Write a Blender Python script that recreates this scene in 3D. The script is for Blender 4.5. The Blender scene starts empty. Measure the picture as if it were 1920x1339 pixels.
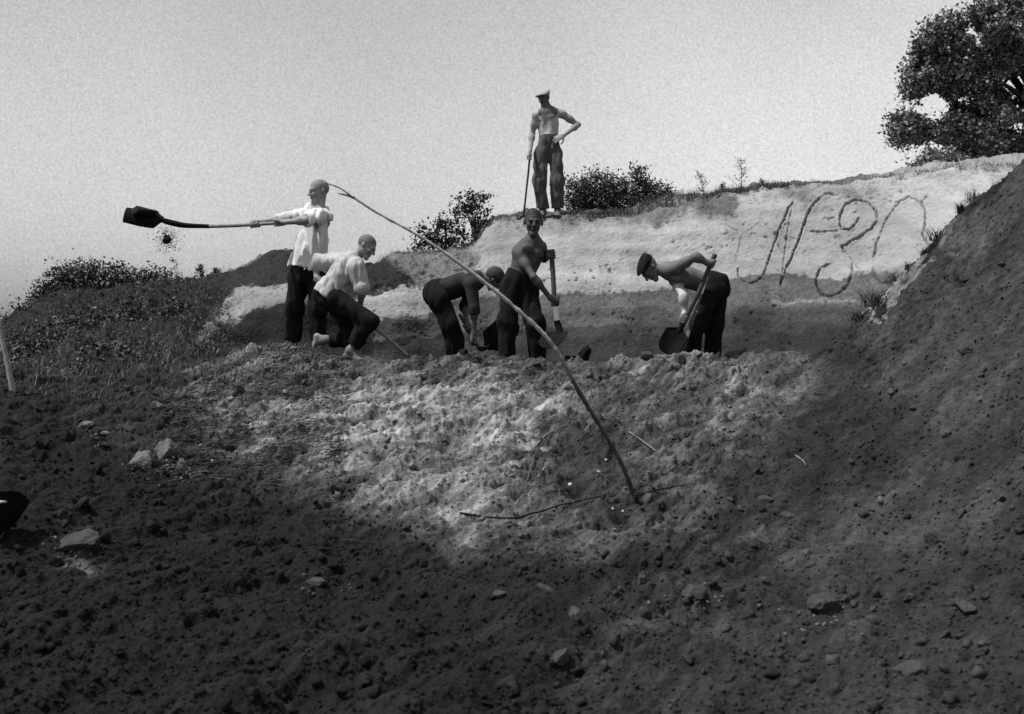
import bpy, bmesh, math, random
import numpy as np
from mathutils import Vector, Matrix
random.seed(7); RNG = np.random.default_rng(11)
scene = bpy.context.scene
col = scene.collection

# ------------------------------------------------------------------ camera, light, exposure
FPX = 2300.0; CX = 960.0; CY = 669.5; CZ = 1.35          # focal length in photo pixels, camera height
cam_d = bpy.data.cameras.new('camera'); cam = bpy.data.objects.new('camera', cam_d); col.objects.link(cam)
cam_d.sensor_width = 36; cam_d.lens = 36*FPX/1920; cam_d.clip_end = 3000; cam_d.clip_start = 0.05
cam.location = (0, 0, CZ); cam.rotation_euler = (math.radians(90), 0, 0)
scene.camera = cam
cam_d.dof.use_dof = True; cam_d.dof.focus_distance = 12.5; cam_d.dof.aperture_fstop = 4.2
SUN = Vector((-0.46, -0.13, 0.86)).normalized()
el = math.asin(SUN.z); az = math.atan2(SUN.x, SUN.y)
w = bpy.data.worlds.new('World'); scene.world = w; w.use_nodes = True
nt = w.node_tree; nt.nodes.clear()
out = nt.nodes.new('ShaderNodeOutputWorld'); bg = nt.nodes.new('ShaderNodeBackground')
sky = nt.nodes.new('ShaderNodeTexSky'); sky.sky_type = 'NISHITA'; sky.sun_disc = False
sky.sun_elevation = el; sky.sun_rotation = az; sky.dust_density = 3.0; sky.air_density = 1.0
sp = nt.nodes.new('ShaderNodeSeparateColor')
tc = nt.nodes.new('ShaderNodeTexCoord')
nz = nt.nodes.new('ShaderNodeTexNoise'); nz.inputs['Scale'].default_value = 620; nz.inputs['Detail'].default_value = 2
nz2 = nt.nodes.new('ShaderNodeTexNoise'); nz2.inputs['Scale'].default_value = 3.0; nz2.inputs['Detail'].default_value = 3
mr = nt.nodes.new('ShaderNodeMapRange'); mr.inputs['From Min'].default_value = .25; mr.inputs['From Max'].default_value = .75
mr.inputs['To Min'].default_value = .82; mr.inputs['To Max'].default_value = 1.18
mr2 = nt.nodes.new('ShaderNodeMapRange'); mr2.inputs['From Min'].default_value = .3; mr2.inputs['From Max'].default_value = .7
mr2.inputs['To Min'].default_value = .91; mr2.inputs['To Max'].default_value = 1.09
sx = nt.nodes.new('ShaderNodeSeparateXYZ')
gx = nt.nodes.new('ShaderNodeMapRange'); gx.inputs['From Min'].default_value = -.42; gx.inputs['From Max'].default_value = .34
gx.inputs['To Min'].default_value = .77; gx.inputs['To Max'].default_value = 1.12; gx.interpolation_type = 'SMOOTHSTEP'
def mul(a, b):
    m = nt.nodes.new('ShaderNodeMath'); m.operation = 'MULTIPLY'; nt.links.new(a, m.inputs[0])
    if isinstance(b, float): m.inputs[1].default_value = b
    else: nt.links.new(b, m.inputs[1])
    return m.outputs[0]
L = nt.links.new
L(sky.outputs[0], sp.inputs[0]); b_ = mul(sp.outputs[2], .62); g_ = mul(sp.outputs[1], .38)
ad = nt.nodes.new('ShaderNodeMath'); ad.operation = 'ADD'; L(b_, ad.inputs[0]); L(g_, ad.inputs[1])
L(tc.outputs['Generated'], nz.inputs['Vector']); L(tc.outputs['Generated'], nz2.inputs['Vector'])
L(nz.outputs[0], mr.inputs[0]); L(nz2.outputs[0], mr2.inputs[0]); L(tc.outputs['Generated'], sx.inputs[0]); L(sx.outputs[0], gx.inputs[0])
v = mul(ad.outputs[0], mr.outputs[0]); v = mul(v, mr2.outputs[0]); v = mul(v, gx.outputs[0])
gz = nt.nodes.new('ShaderNodeMapRange'); gz.inputs['From Min'].default_value = .0; gz.inputs['From Max'].default_value = .3; gz.inputs['To Min'].default_value = 1.19; gz.inputs['To Max'].default_value = .93
L(sx.outputs[2], gz.inputs[0]); v = mul(v, gz.outputs[0])
L(v, bg.inputs[0]); bg.inputs[1].default_value = 0.090
L(bg.outputs[0], out.inputs[0])
sd = bpy.data.lights.new('sun', 'SUN'); sd.energy = 3.0; sd.angle = math.radians(.5)
so = bpy.data.objects.new('sun', sd); col.objects.link(so)
so.rotation_euler = (-SUN).to_track_quat('-Z', 'Y').to_euler(); so.location = (0, 0, 30)
scene.view_settings.view_transform = 'Standard'; scene.view_settings.look = 'None'
scene.view_settings.exposure = 1.0; scene.view_settings.gamma = 1
scene.cycles.use_denoising = False
scene.cycles.max_bounces = 6

# ------------------------------------------------------------------ helpers
def P(px, py, Y):
    return np.array([(px-CX)/FPX*Y, Y, (CY-py)/FPX*Y+CZ])
def tag(o, label=None, cat=None, group=None, kind=None):
    if label: o['label'] = label
    if cat: o['category'] = cat
    if group: o['group'] = group
    if kind: o['kind'] = kind
    return o
def empty(name, loc=(0, 0, 0)):
    o = bpy.data.objects.new(name, None); o.empty_display_size = .1; o.location = Vector([float(c) for c in loc]); col.objects.link(o); return o
def mesh_obj(name, V, F, mat, parent=None, origin=None, smooth=True, tone=None):
    """V world coordinates (n,3); F (m,3|4) array; origin: where the object's origin is put"""
    V = np.asarray(V, dtype=np.float64); F = np.asarray(F)
    if origin is None:
        origin = np.array(parent.location) if parent is not None else np.zeros(3)
    origin = np.array(origin, dtype=float)
    me = bpy.data.meshes.new(name)
    n, k = F.shape
    me.vertices.add(len(V)); me.vertices.foreach_set('co', (V-origin).astype(np.float32).ravel())
    me.loops.add(n*k); me.loops.foreach_set('vertex_index', F.astype(np.int32).ravel())
    me.polygons.add(n); me.polygons.foreach_set('loop_start', np.arange(0, n*k, k, dtype=np.int32))
    me.update(calc_edges=True)
    if smooth: me.polygons.foreach_set('use_smooth', np.ones(n, dtype=bool))
    if tone is not None:
        a = me.attributes.new('tone', 'FLOAT', 'POINT'); a.data.foreach_set('value', np.asarray(tone, dtype=np.float32))
    me.materials.append(mat)
    o = bpy.data.objects.new(name, me); col.objects.link(o)
    if parent is not None:
        o.parent = parent
        o.location = origin-np.array(parent.location)
    else: o.location = origin
    return o
def nrm(v):
    v = np.asarray(v, float); return v/(np.linalg.norm(v)+1e-12)

# gradient noise in numpy
_perm = np.random.default_rng(3).permutation(256).astype(np.int32); _perm = np.concatenate([_perm, _perm, _perm])
_gr = np.random.default_rng(5).normal(size=(256, 3)).astype(np.float32); _gr /= np.linalg.norm(_gr, axis=1)[:, None]
def pn(x, y, z=None):
    x = np.asarray(x, np.float32); y = np.asarray(y, np.float32)
    z = np.zeros_like(x) if z is None else np.asarray(z, np.float32)
    xi = np.floor(x).astype(np.int32); yi = np.floor(y).astype(np.int32); zi = np.floor(z).astype(np.int32)
    xf = x-xi; yf = y-yi; zf = z-zi; xi &= 255; yi &= 255; zi &= 255
    u = xf*xf*xf*(xf*(xf*6-15)+10); v = yf*yf*yf*(yf*(yf*6-15)+10); w_ = zf*zf*zf*(zf*(zf*6-15)+10)
    def g(a, b, c):
        h = _perm[_perm[_perm[(xi+a) & 255]+((yi+b) & 255)]+((zi+c) & 255)]
        G = _gr[h]; return G[..., 0]*(xf-a)+G[..., 1]*(yf-b)+G[..., 2]*(zf-c)
    x00 = g(0, 0, 0)*(1-u)+g(1, 0, 0)*u; x10 = g(0, 1, 0)*(1-u)+g(1, 1, 0)*u
    x01 = g(0, 0, 1)*(1-u)+g(1, 0, 1)*u; x11 = g(0, 1, 1)*(1-u)+g(1, 1, 1)*u
    return (x00*(1-v)+x10*v)*(1-w_)+(x01*(1-v)+x11*v)*w_
def fbm(x, y, z, sc, octv=4, gain=.5):
    r = 0; a = 1.0
    for i in range(octv):
        r = r+a*pn(x*sc+17.3*i, y*sc+5.1*i, z*sc-9.7*i); sc *= 2.03; a *= gain
    return r
def worley(x, y, sc):
    x = x*sc; y = y*sc; xi = np.floor(x).astype(np.int32); yi = np.floor(y).astype(np.int32)
    best = np.full(x.shape, 9., np.float32); idb = np.zeros(x.shape, np.int32)
    for i in (-1, 0, 1):
        for j in (-1, 0, 1):
            h = _perm[_perm[(xi+i) & 255]+((yi+j) & 255)]
            dx = xi+i+.5+.45*_gr[h, 0]-x; dy = yi+j+.5+.45*_gr[h, 1]-y
            d = dx*dx+dy*dy; m = d < best
            best = np.where(m, d, best); idb = np.where(m, h, idb)
    return np.sqrt(best), idb
def cells(x, y, sc, seed=0, tilt=1.):
    """broken, flat-faced clods: each cell has its own height and tilt"""
    x = x*sc+seed*3.1; y = y*sc-seed*1.7; xi = np.floor(x).astype(np.int32); yi = np.floor(y).astype(np.int32)
    b1 = np.full(x.shape, 9., np.float32); b2 = b1.copy(); hb = np.zeros(x.shape, np.int32); ox = np.zeros_like(x); oy = np.zeros_like(x)
    for i in (-1, 0, 1):
        for j in (-1, 0, 1):
            h = _perm[_perm[(xi+i+seed) & 255]+((yi+j) & 255)]
            dx = x-(xi+i+.5+.48*_gr[h, 0]); dy = y-(yi+j+.5+.48*_gr[h, 1]); d = dx*dx+dy*dy; m = d < b1
            b2 = np.where(m, b1, np.minimum(b2, d)); b1 = np.where(m, d, b1); hb = np.where(m, h, hb); ox = np.where(m, dx, ox); oy = np.where(m, dy, oy)
    edge = np.sqrt(b2)-np.sqrt(b1)
    return _gr[hb, 2]*.5+tilt*(ox*_gr[(hb+7) & 255, 0]+oy*_gr[(hb+13) & 255, 1]), edge
def sstep(a, b, x):
    t = np.clip((x-a)/(b-a), 0, 1); return t*t*(3-2*t)
def lin(s):                                           # 0..255 display value -> linear
    s = np.asarray(s, float)/255.; return np.where(s < .04045, s/12.92, ((s+.055)/1.055)**2.4)

# ------------------------------------------------------------------ materials (all procedural)
def mat_plain(name, base, rough=.85, var=.25, scale=12., bump=0., bscale=60., spec=.3, attr=False, sheen=0.):
    m = bpy.data.materials.new(name); m.use_nodes = True; t = m.node_tree; t.nodes.clear()
    o = t.nodes.new('ShaderNodeOutputMaterial'); b = t.nodes.new('ShaderNodeBsdfPrincipled')
    t.links.new(b.outputs[0], o.inputs[0])
    b.inputs['Roughness'].default_value = rough; b.inputs['Specular IOR Level'].default_value = spec
    if sheen: b.inputs['Sheen Weight'].default_value = sheen
    c = t.nodes.new('ShaderNodeTexCoord'); n = t.nodes.new('ShaderNodeTexNoise')
    n.inputs['Scale'].default_value = scale; n.inputs['Detail'].default_value = 5; n.inputs['Roughness'].default_value = .65
    t.links.new(c.outputs['Object'], n.inputs['Vector'])
    r = t.nodes.new('ShaderNodeMapRange'); r.inputs['From Min'].default_value = .3; r.inputs['From Max'].default_value = .7
    r.inputs['To Min'].default_value = 1-var; r.inputs['To Max'].default_value = 1+var
    t.links.new(n.outputs[0], r.inputs[0])
    mu = t.nodes.new('ShaderNodeMath'); mu.operation = 'MULTIPLY'; mu.inputs[1].default_value = base
    t.links.new(r.outputs[0], mu.inputs[0])
    last = mu.outputs[0]
    if name == 'soil':                                 # clean sand is more even than mixed earth
        at = t.nodes.new('ShaderNodeAttribute'); at.attribute_name = 'tone'; m3 = t.nodes.new('ShaderNodeMapRange')
        m3.inputs['From Min'].default_value = .08; m3.inputs['From Max'].default_value = .22; m3.inputs['To Min'].default_value = 0; m3.inputs['To Max'].default_value = .72
        t.links.new(at.outputs['Fac'], m3.inputs[0]); mx = t.nodes.new('ShaderNodeMix'); mx.data_type = 'FLOAT'
        t.links.new(m3.outputs[0], mx.inputs[0]); t.links.new(mu.outputs[0], mx.inputs[2]); mx.inputs[3].default_value = 1.; last = mx.outputs[0]
    if attr:
        a = t.nodes.new('ShaderNodeAttribute'); a.attribute_name = 'tone'
        m2 = t.nodes.new('ShaderNodeMath'); m2.operation = 'MULTIPLY'
        t.links.new(last, m2.inputs[0]); t.links.new(a.outputs['Fac'], m2.inputs[1]); last = m2.outputs[0]
    cc = t.nodes.new('ShaderNodeCombineColor')
    for i in range(3): t.links.new(last, cc.inputs[i])
    t.links.new(cc.outputs[0], b.inputs['Base Color'])
    if bump:
        n2 = t.nodes.new('ShaderNodeTexNoise'); n2.inputs['Scale'].default_value = bscale; n2.inputs['Detail'].default_value = 6
        n2.inputs['Roughness'].default_value = .7
        t.links.new(c.outputs['Object'], n2.inputs['Vector'])
        bp = t.nodes.new('ShaderNodeBump'); bp.inputs['Strength'].default_value = 1; bp.inputs['Distance'].default_value = bump
        if name == 'soil':
            mm = t.nodes.new('ShaderNodeMapRange'); mm.inputs['From Min'].default_value = .05; mm.inputs['From Max'].default_value = .25
            mm.inputs['To Min'].default_value = bump; mm.inputs['To Max'].default_value = bump*.3
            t.links.new(a.outputs['Fac'], mm.inputs[0]); t.links.new(mm.outputs[0], bp.inputs['Distance'])
        t.links.new(n2.outputs[0], bp.inputs['Height']); t.links.new(bp.outputs[0], b.inputs['Normal'])
    return m
M = {}
M['soil'] = mat_plain('soil', 1.0, .95, .38, 22, .012, 45, .15, attr=True)
M['skin'] = mat_plain('skin', 1.0, .68, .22, 16, .003, 60, .2, attr=True)
M['hair'] = mat_plain('hair', .03, .8, .4, 90, .004, 160, .2)
M['hair_grey'] = mat_plain('hair_grey', .22, .8, .4, 90, .004, 160, .2)
M['cloth_dark'] = mat_plain('cloth_dark', .0075, .95, .5, 8, .003, 120, .1)
M['cloth_worn'] = mat_plain('cloth_worn', .06, .95, .45, 7, .004, 90, .1)
M['cloth_shirt_dark'] = mat_plain('cloth_shirt_dark', .022, .95, .35, 9, .003, 120, .1)
M['cloth_white'] = mat_plain('cloth_white', .5, .9, .2, 9, .004, 90, .1)
M['cloth_linen'] = mat_plain('cloth_linen', .31, .9, .3, 9, .004, 90, .1)
M['cap_light'] = mat_plain('cap_light', .26, .9, .15, 20, .003, 120, .1)
M['cap_dark'] = mat_plain('cap_dark', .008, .95, .3, 20, .003, 120, .1)
M['wood'] = mat_plain('wood', .17, .7, .35, 16, .003, 70, .25)
M['wood_pale'] = mat_plain('wood_pale', .55, .6, .15, 16, .002, 70, .25)
M['wood_dark'] = mat_plain('wood_dark', .03, .7, .35, 16, .003, 70, .25)
M['bark_pole'] = mat_plain('bark_pole', 1., .75, .4, 14, .004, 60, .2, attr=True)
M['birch'] = mat_plain('birch', .2, .8, .25, 18, .003, 60, .2)
M['iron'] = mat_plain('iron', .006, .9, .5, 14, .003, 60, .08)
M['leaf'] = mat_plain('leaf', .028, .6, .5, 3, 0, 1, .35)
M['leaf_mid'] = mat_plain('leaf_mid', .03, .6, .5, 3, 0, 1, .3)
M['leaf_tree'] = mat_plain('leaf_tree', .09, .55, .6, 1.6, 0, 1, .4)
M['grass'] = mat_plain('grass', .06, .8, .6, 4, 0, 1, .2)
M['grass_dark'] = mat_plain('grass_dark', .022, .8, .5, 4, 0, 1, .2)
M['bark'] = mat_plain('bark', .03, .9, .4, 20, .01, 40, .1)
M['straw'] = mat_plain('straw', .13, .8, .3, 9, 0, 1, .2)
M['stone_pale'] = mat_plain('stone_pale', .10, .95, .55, 14, .02, 22, .2)
M['stone_white'] = mat_plain('stone_white', .3, .8, .15, 20, .004, 50, .3)
M['clod'] = mat_plain('clod', .042, .95, .35, 18, .012, 40, .1)
M['clod_dark'] = mat_plain('clod_dark', .016, .95, .35, 18, .012, 40, .1)
M['black'] = mat_plain('black', .004, .9, .3, 18, .004, 40, .1)

# ------------------------------------------------------------------ terrain: one sheet
KEYS = {
-1500: [(1000,5.5),(860,6.8),(760,8.5),(720,10),(700,12),(690,14),(680,17),(670,22),(672,26)],
-300: [(1000,5.5),(860,6.8),(750,8.5),(712,10),(690,12),(670,14),(650,17),(630,21),(640,25)],
0: [(1000,5.5),(860,6.8),(745,8.5),(705,10),(680,12),(655,14),(632,17),(606,20),(618,24)],
60: [(1000,5.5),(868,6.9),(760,8.5),(712,10),(682,12),(652,14),(620,17),(585,20),(596,23)],
120: [(1000,5.6),(872,7.0),(775,8.5),(716,10),(680,12),(642,14),(600,17),(552,19.5),(570,23)],
250: [(1000,5.8),(862,7.2),(765,9),(702,10.8),(664,12.5),(624,14.5),(582,17),(540,19),(554,22)],
380: [(1000,6.0),(852,7.6),(760,9.2),(696,10.8),(655,12.3),(622,14),(575,16),(530,18.5),(545,22)],
450: [(1000,6.1),(850,7.8),(755,9.4),(660,11.2),(652,12.2),(645,13.5),(565,14.3),(507,17.5),(520,21)],
500: [(1000,6.2),(850,7.9),(752,9.5),(652,11.2),(652,12.2),(645,13.6),(552,14.2),(479,17),(490,20)],
545: [(1000,6.2),(850,7.9),(752,9.5),(657,11.2),(653,12.2),(645,13.6),(550,14.2),(473,17),(490,20)],
600: [(1000,6.2),(850,7.9),(750,9.5),(668,11.1),(655,12.3),(650,13.7),(560,14.4),(480,17),(495,20)],
650: [(1000,6.3),(850,8.0),(750,9.6),(683,11.0),(664,12.2),(660,14),(560,14.9),(494,17),(510,20)],
700: [(1000,6.3),(850,8.0),(750,9.6),(682,10.9),(675,12.2),(672,14.2),(556,15),(497,17),(510,20)],
740: [(1000,6.3),(850,8.0),(750,9.6),(680,10.9),(685,12.2),(682,14.3),(552,15.1),(478,17),(492,20)],
800: [(1000,6.3),(850,8.0),(750,9.6),(674,10.9),(698,12.2),(692,14.4),(543,15.4),(476,17.2),(490,20)],
885: [(1000,6.3),(850,8.0),(750,9.6),(668,10.9),(700,12.2),(695,14.5),(535,15.6),(466,17.2),(480,20)],
927: [(1000,6.3),(850,8.0),(750,9.6),(672,10.9),(700,12.2),(695,14.5),(530,15.8),(413,16.9),(425,20)],
1030: [(1000,6.3),(850,8.0),(750,9.6),(680,10.9),(700,12.2),(695,14.6),(530,15.8),(407,16.9),(420,20)],
1150: [(1000,6.3),(850,8.0),(750,9.6),(677,10.9),(700,12.2),(695,14.6),(525,15.8),(402,16.9),(418,20)],
1230: [(1000,6.3),(850,8.0),(750,9.6),(671,10.9),(700,12.2),(695,14.6),(522,15.8),(385,16.9),(400,20)],
1290: [(1000,6.3),(850,8.0),(750,9.6),(668,10.9),(700,12.2),(695,14.6),(520,15.8),(374,16.9),(392,20)],
1380: [(1000,6.3),(850,8.0),(750,9.6),(674,10.9),(700,12.2),(695,14.5),(515,15.7),(362,16.8),(380,20)],
1450: [(1000,6.3),(850,8.0),(752,9.5),(664,10.9),(695,12.2),(690,14.4),(505,15.6),(356,16.7),(374,20)],
1530: [(1000,6.2),(848,7.8),(756,9.2),(656,10.8),(690,12),(685,14.2),(500,15.5),(349,16.6),(368,20)],
1580: [(1000,6.1),(845,7.7),(745,9.0),(618,10.5),(670,11.8),(670,13.9),(495,15.4),(346,16.5),(364,20)],
1640: [(1000,6.0),(835,7.5),(720,8.8),(572,10.2),(640,11.5),(650,13.5),(490,15.2),(341,16.4),(360,20)],
1700: [(1000,5.8),(820,7.2),(685,8.5),(508,10.0),(600,11.2),(620,13.2),(470,14.8),(333,16.1),(350,20)],
1780: [(980,5.6),(790,6.9),(640,8.1),(425,9.8),(540,11),(580,12.8),(450,14.5),(322,15.9),(338,20)],
1860: [(960,5.4),(770,6.6),(600,7.8),(350,9.6),(480,10.8),(540,12.5),(430,14.2),(315,15.5),(332,20)],
1920: [(950,5.2),(750,6.3),(570,7.5),(306,9.4),(430,10.6),(500,12.3),(410,14),(309,15.2),(325,20)],
2100: [(930,5),(700,6),(480,7),(160,9),(300,10.4),(420,12),(350,13.5),(300,15),(318,20)],
3400: [(900,4.8),(650,5.6),(420,6.6),(100,8.6),(250,10),(380,12),(330,13.5),(290,15),(315,20)],
}
kpx = np.array(sorted(KEYS), float)
ctrl = np.zeros((len(kpx), 13, 2))                      # (Y, z-rel-camera)
for i, k in enumerate(sorted(KEYS)):
    rows = [(1430, 3.5)]+KEYS[k]
    pts = [(-7.0, -1.32)]+[(Y, (CY-py)/FPX*Y) for py, Y in rows]
    zt = pts[9][1]
    pts += [(70.0, max(-.3, zt-1.0)), (700.0, -16.0)]
    ctrl[i] = np.array(pts)
def pchip(x, y, xq):
    """monotone cubic along axis 0; x (n,), y (n,...)"""
    h = np.diff(x); s = np.diff(y, axis=0)/h.reshape(-1, *([1]*(y.ndim-1)))
    d = np.zeros_like(y)
    a = s[:-1]; b = s[1:]; hh = h.reshape(-1, *([1]*(y.ndim-1)))
    w1 = 2*hh[1:]+hh[:-1]; w2 = hh[1:]+2*hh[:-1]
    with np.errstate(divide='ignore', invalid='ignore'):
        m = (w1+w2)/(w1/a+w2/b)
    d[1:-1] = np.where(a*b > 0, m, 0); d[0] = s[0]; d[-1] = s[-1]
    i = np.clip(np.searchsorted(x, xq)-1, 0, len(x)-2)
    t = ((xq-x[i])/h[i]).reshape(-1, *([1]*(y.ndim-1))); H = h[i].reshape(t.shape)
    return (2*t**3-3*t**2+1)*y[i]+(t**3-2*t**2+t)*H*d[i]+(-2*t**3+3*t**2)*y[i+1]+(t**3-t**2)*H*d[i+1]
STEP = 1.55
cols = np.concatenate([np.linspace(-1500, -80, 60, endpoint=False), np.arange(-80, 2000, STEP), np.linspace(2000, 3400, 60)])
cnt = [14, 340, 170, 130, 210, 24, 24, 130, 150, 30, 24, 8]
trow = np.concatenate([np.linspace(i, i+1, c, endpoint=False) for i, c in enumerate(cnt)]+[[12.0]])
C1 = pchip(kpx, ctrl, cols)                             # (ncol,13,2)
C2 = pchip(np.arange(13.), C1.transpose(1, 0, 2), trow)   # (nrow,ncol,2)
Yg = C2[..., 0]; Zg = C2[..., 1]
# keep the first stretch (behind and under the camera) plain
Yeff = np.where(Yg > 3.5, Yg, 3.5)
PXg = np.broadcast_to(cols, Yg.shape)
Xg = (PXg-CX)/FPX*Yeff
PYg = CY-Zg/np.maximum(Yg, .5)*FPX
TR = np.broadcast_to(trow[:, None], Yg.shape)
B = np.stack([Xg, Yg, Zg+CZ], -1)
du = np.gradient(B, axis=1); dv = np.gradient(B, axis=0)
N = np.cross(du, dv); N /= np.linalg.norm(N, axis=-1)[..., None]+1e-12
N *= np.sign(N[..., 2:3]+1e-9)
arc = np.cumsum(np.linalg.norm(dv, axis=-1), axis=0)
f32 = np.float32
X_, Y_, Z_ = B[..., 0].astype(f32), B[..., 1].astype(f32), B[..., 2].astype(f32)
S_, T_ = X_, (Y_*.75+Z_*.9).astype(f32)               # surface coordinates
front = 1-sstep(4.95, 5.25, TR)                       # foreground slope up to its crest
bank = sstep(6.7, 7.1, TR)*(1-sstep(9.3, 9.9, TR))
right = sstep(1380, 1700, PXg+(PYg-650)*.35)           # the spoil heap on the right
left = (1-sstep(380, 620, PXg+(PYg-700)*.5))
# --- displacement
big = fbm(X_, Y_, Z_, .9, 3)
mid = fbm(X_, Y_, Z_, 3.2, 4)
fine = fbm(X_, Y_, Z_, 15., 3, .6)
ang = 1.02                                              # streaks run from lower left to upper right in the middle
Sa = S_*math.cos(ang)+T_*math.sin(ang); Ta = -S_*math.sin(ang)+T_*math.cos(ang)
streak = fbm(Sa*.2, Ta, Z_*0, 6.0, 4, .6)
wd, wi = worley(Sa*.8+.04*mid, Ta+.04*fine, 7.5); lump = np.clip(.55-wd, 0, 1)*(.3+(_gr[wi, 2] > 0)*.9)
wd2, wi2 = worley(S_+.02*fine, T_, 19.); lump2 = np.clip(.5-wd2, 0, 1)*(.2+(_gr[wi2, 1] > .2)*1.)
wd3, wi3 = worley(S_+3.3, T_+.02*fine, 38.); lump3 = np.clip(.5-wd3, 0, 1)*(.2+(_gr[wi3, 0] > .1)*1.)
pit = sstep(.18, .42, fbm(Sa*.6, Ta, Z_, 5.2, 3))*sstep(-.1, .3, fbm(X_+9, Y_, Z_, 1.3, 2))
dF = .075*big+.05*mid+.014*fine+.02*streak+.07*lump+.042*lump2+.016*lump3-.05*pit
dR = .05*big+.03*mid+.011*fine+.012*streak+.035*lump*(1-.5*right)+.034*lump2+.020*lump3-.02*pit
near = 1-.55*(1-sstep(5.0, 8.5, Y_))
d = front*((.075*big+.05*mid+.014*fine+.032*streak-.05*pit)*(1-right)+(.05*big+.03*mid+.011*fine+.012*streak-.02*pit)*right)
d = d+front*near*((.05*lump+.034*lump2+.014*lump3)*(1-right)+(.022*lump+.026*lump2+.018*lump3)*right)
# behind: bank surface
ledge = pn(X_*.5, Y_*0, Z_*5.5)*.05
gull = np.abs(pn(X_*2.2, Y_*.3, Z_*.7))*.07
dB = .055*big+.020*mid+.0035*fine+ledge-gull*.6+.012*lump2
rough_top = sstep(8.5, 8.95, TR)*(1-sstep(9.3, 9.8, TR))
dB = dB+rough_top*(.13*pn(X_*2.3, Y_*2, Z_*3)+.06*pn(X_*7, Y_*4, Z_*8)+.03*fine)
low = 1-sstep(7.2, 7.75, TR)
dB = dB+low*.018*fbm(X_*5, Y_, Z_*.8, 1., 3)
moundm = (1-sstep(880, 930, PXg))*sstep(7.9, 8.2, TR)
dB = dB*(1-moundm)+moundm*(.10*big+.07*mid+.02*fine+.05*lump+.03*lump2)
back_l = (1-front)*(1-sstep(400, 480, PXg))
d = d+(1-front)*bank*dB*(1-back_l)+back_l*(.16*big+.13*mid+.035*fine+.09*lump+.04*lump2)*(1-sstep(9.2, 10, TR))
d = d+(1-front)*(1-bank)*(1-back_l)*(.03*mid+.01*fine)*(TR < 10)
nearb = front*(1-sstep(5.5, 8.5, Y_)); d = d+nearb*(.05*fbm(X_+31, Y_, Z_, 2.4, 2)+.02*fbm(X_+11, Y_, Z_, 6.5, 2))
qx, qy = (Sa*.62+.05*mid).astype(f32), (Ta+.05*fine+.03*mid).astype(f32)
c1, e1 = cells(qx, qy, 3.4, 3); c2, e2 = cells(qx+.02*fine, qy, 8.5, 5); c3, e3 = cells(S_+.01*fine, T_, 19., 9)
rug = sstep(-.25, .25, fbm(X_+50, Y_, Z_, 1.1, 3)+.25-.8*np.abs(right-.0))
crk = lambda e, w_: -(1-sstep(0, w_, e))
def blur(a, ax, n_):
    for _ in range(n_):
        b = np.pad(a, [(1, 1) if i == ax else (0, 0) for i in (0, 1)], mode='edge')
        a = .25*(b[:-2] if ax == 0 else b[:, :-2])+.5*a+.25*(b[2:] if ax == 0 else b[:, 2:])
    return a
k1 = int(np.searchsorted(trow, 5.4))
dc = (front*near*(rug*(.027*c1+.005*crk(e1, .3))*(1-.6*right)+(.25+.75*rug)*(.014*c2+.008*crk(e2, .3))*(1-.4*right)+.012*c3))[:k1]
d[:k1] += blur(blur(dc, 1, 5), 0, 2)
ridge = 1-2*np.abs(fbm(Sa*.5+7, Ta, Z_, 2.6, 3)); d = d+front*(1-right)*.03*ridge*rug+front*(1-right)*.085*fbm(Sa*.16, Ta, Z_*0, 1.9, 2)
grain = fbm(Sa*.34, Ta, Z_*.5, 17., 3, .65); grain2 = fbm(S_, T_, Z_*.5, 33., 2, .6)
d = d+front*(.008*grain+.006*grain2)
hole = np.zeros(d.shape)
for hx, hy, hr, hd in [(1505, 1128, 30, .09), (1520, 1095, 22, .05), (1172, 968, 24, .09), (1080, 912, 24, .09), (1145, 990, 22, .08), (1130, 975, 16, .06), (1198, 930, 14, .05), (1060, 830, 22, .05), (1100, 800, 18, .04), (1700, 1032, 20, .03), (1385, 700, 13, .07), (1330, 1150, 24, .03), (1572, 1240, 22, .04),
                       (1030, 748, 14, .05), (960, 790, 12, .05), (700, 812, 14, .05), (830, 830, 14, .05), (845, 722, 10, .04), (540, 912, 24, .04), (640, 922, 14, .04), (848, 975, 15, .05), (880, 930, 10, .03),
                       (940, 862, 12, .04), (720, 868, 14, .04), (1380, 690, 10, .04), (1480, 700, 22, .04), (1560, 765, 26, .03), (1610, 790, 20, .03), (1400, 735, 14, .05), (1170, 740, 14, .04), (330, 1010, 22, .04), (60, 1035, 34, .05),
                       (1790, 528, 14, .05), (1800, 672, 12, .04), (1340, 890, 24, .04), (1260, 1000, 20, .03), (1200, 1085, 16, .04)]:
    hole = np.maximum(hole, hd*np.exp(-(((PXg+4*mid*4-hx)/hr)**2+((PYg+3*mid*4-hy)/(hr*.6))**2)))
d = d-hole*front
pits = sstep(.30, .5, fbm(X_*1.2, Y_, Z_*1.6, 9., 3, .6))*sstep(-.1, .35, fbm(X_+5, Y_, Z_+3, 1.1, 2)); d = d-(1-front)*bank*(1-moundm)*pits*.03
d = d*sstep(.6, 1.0, TR)
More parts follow.
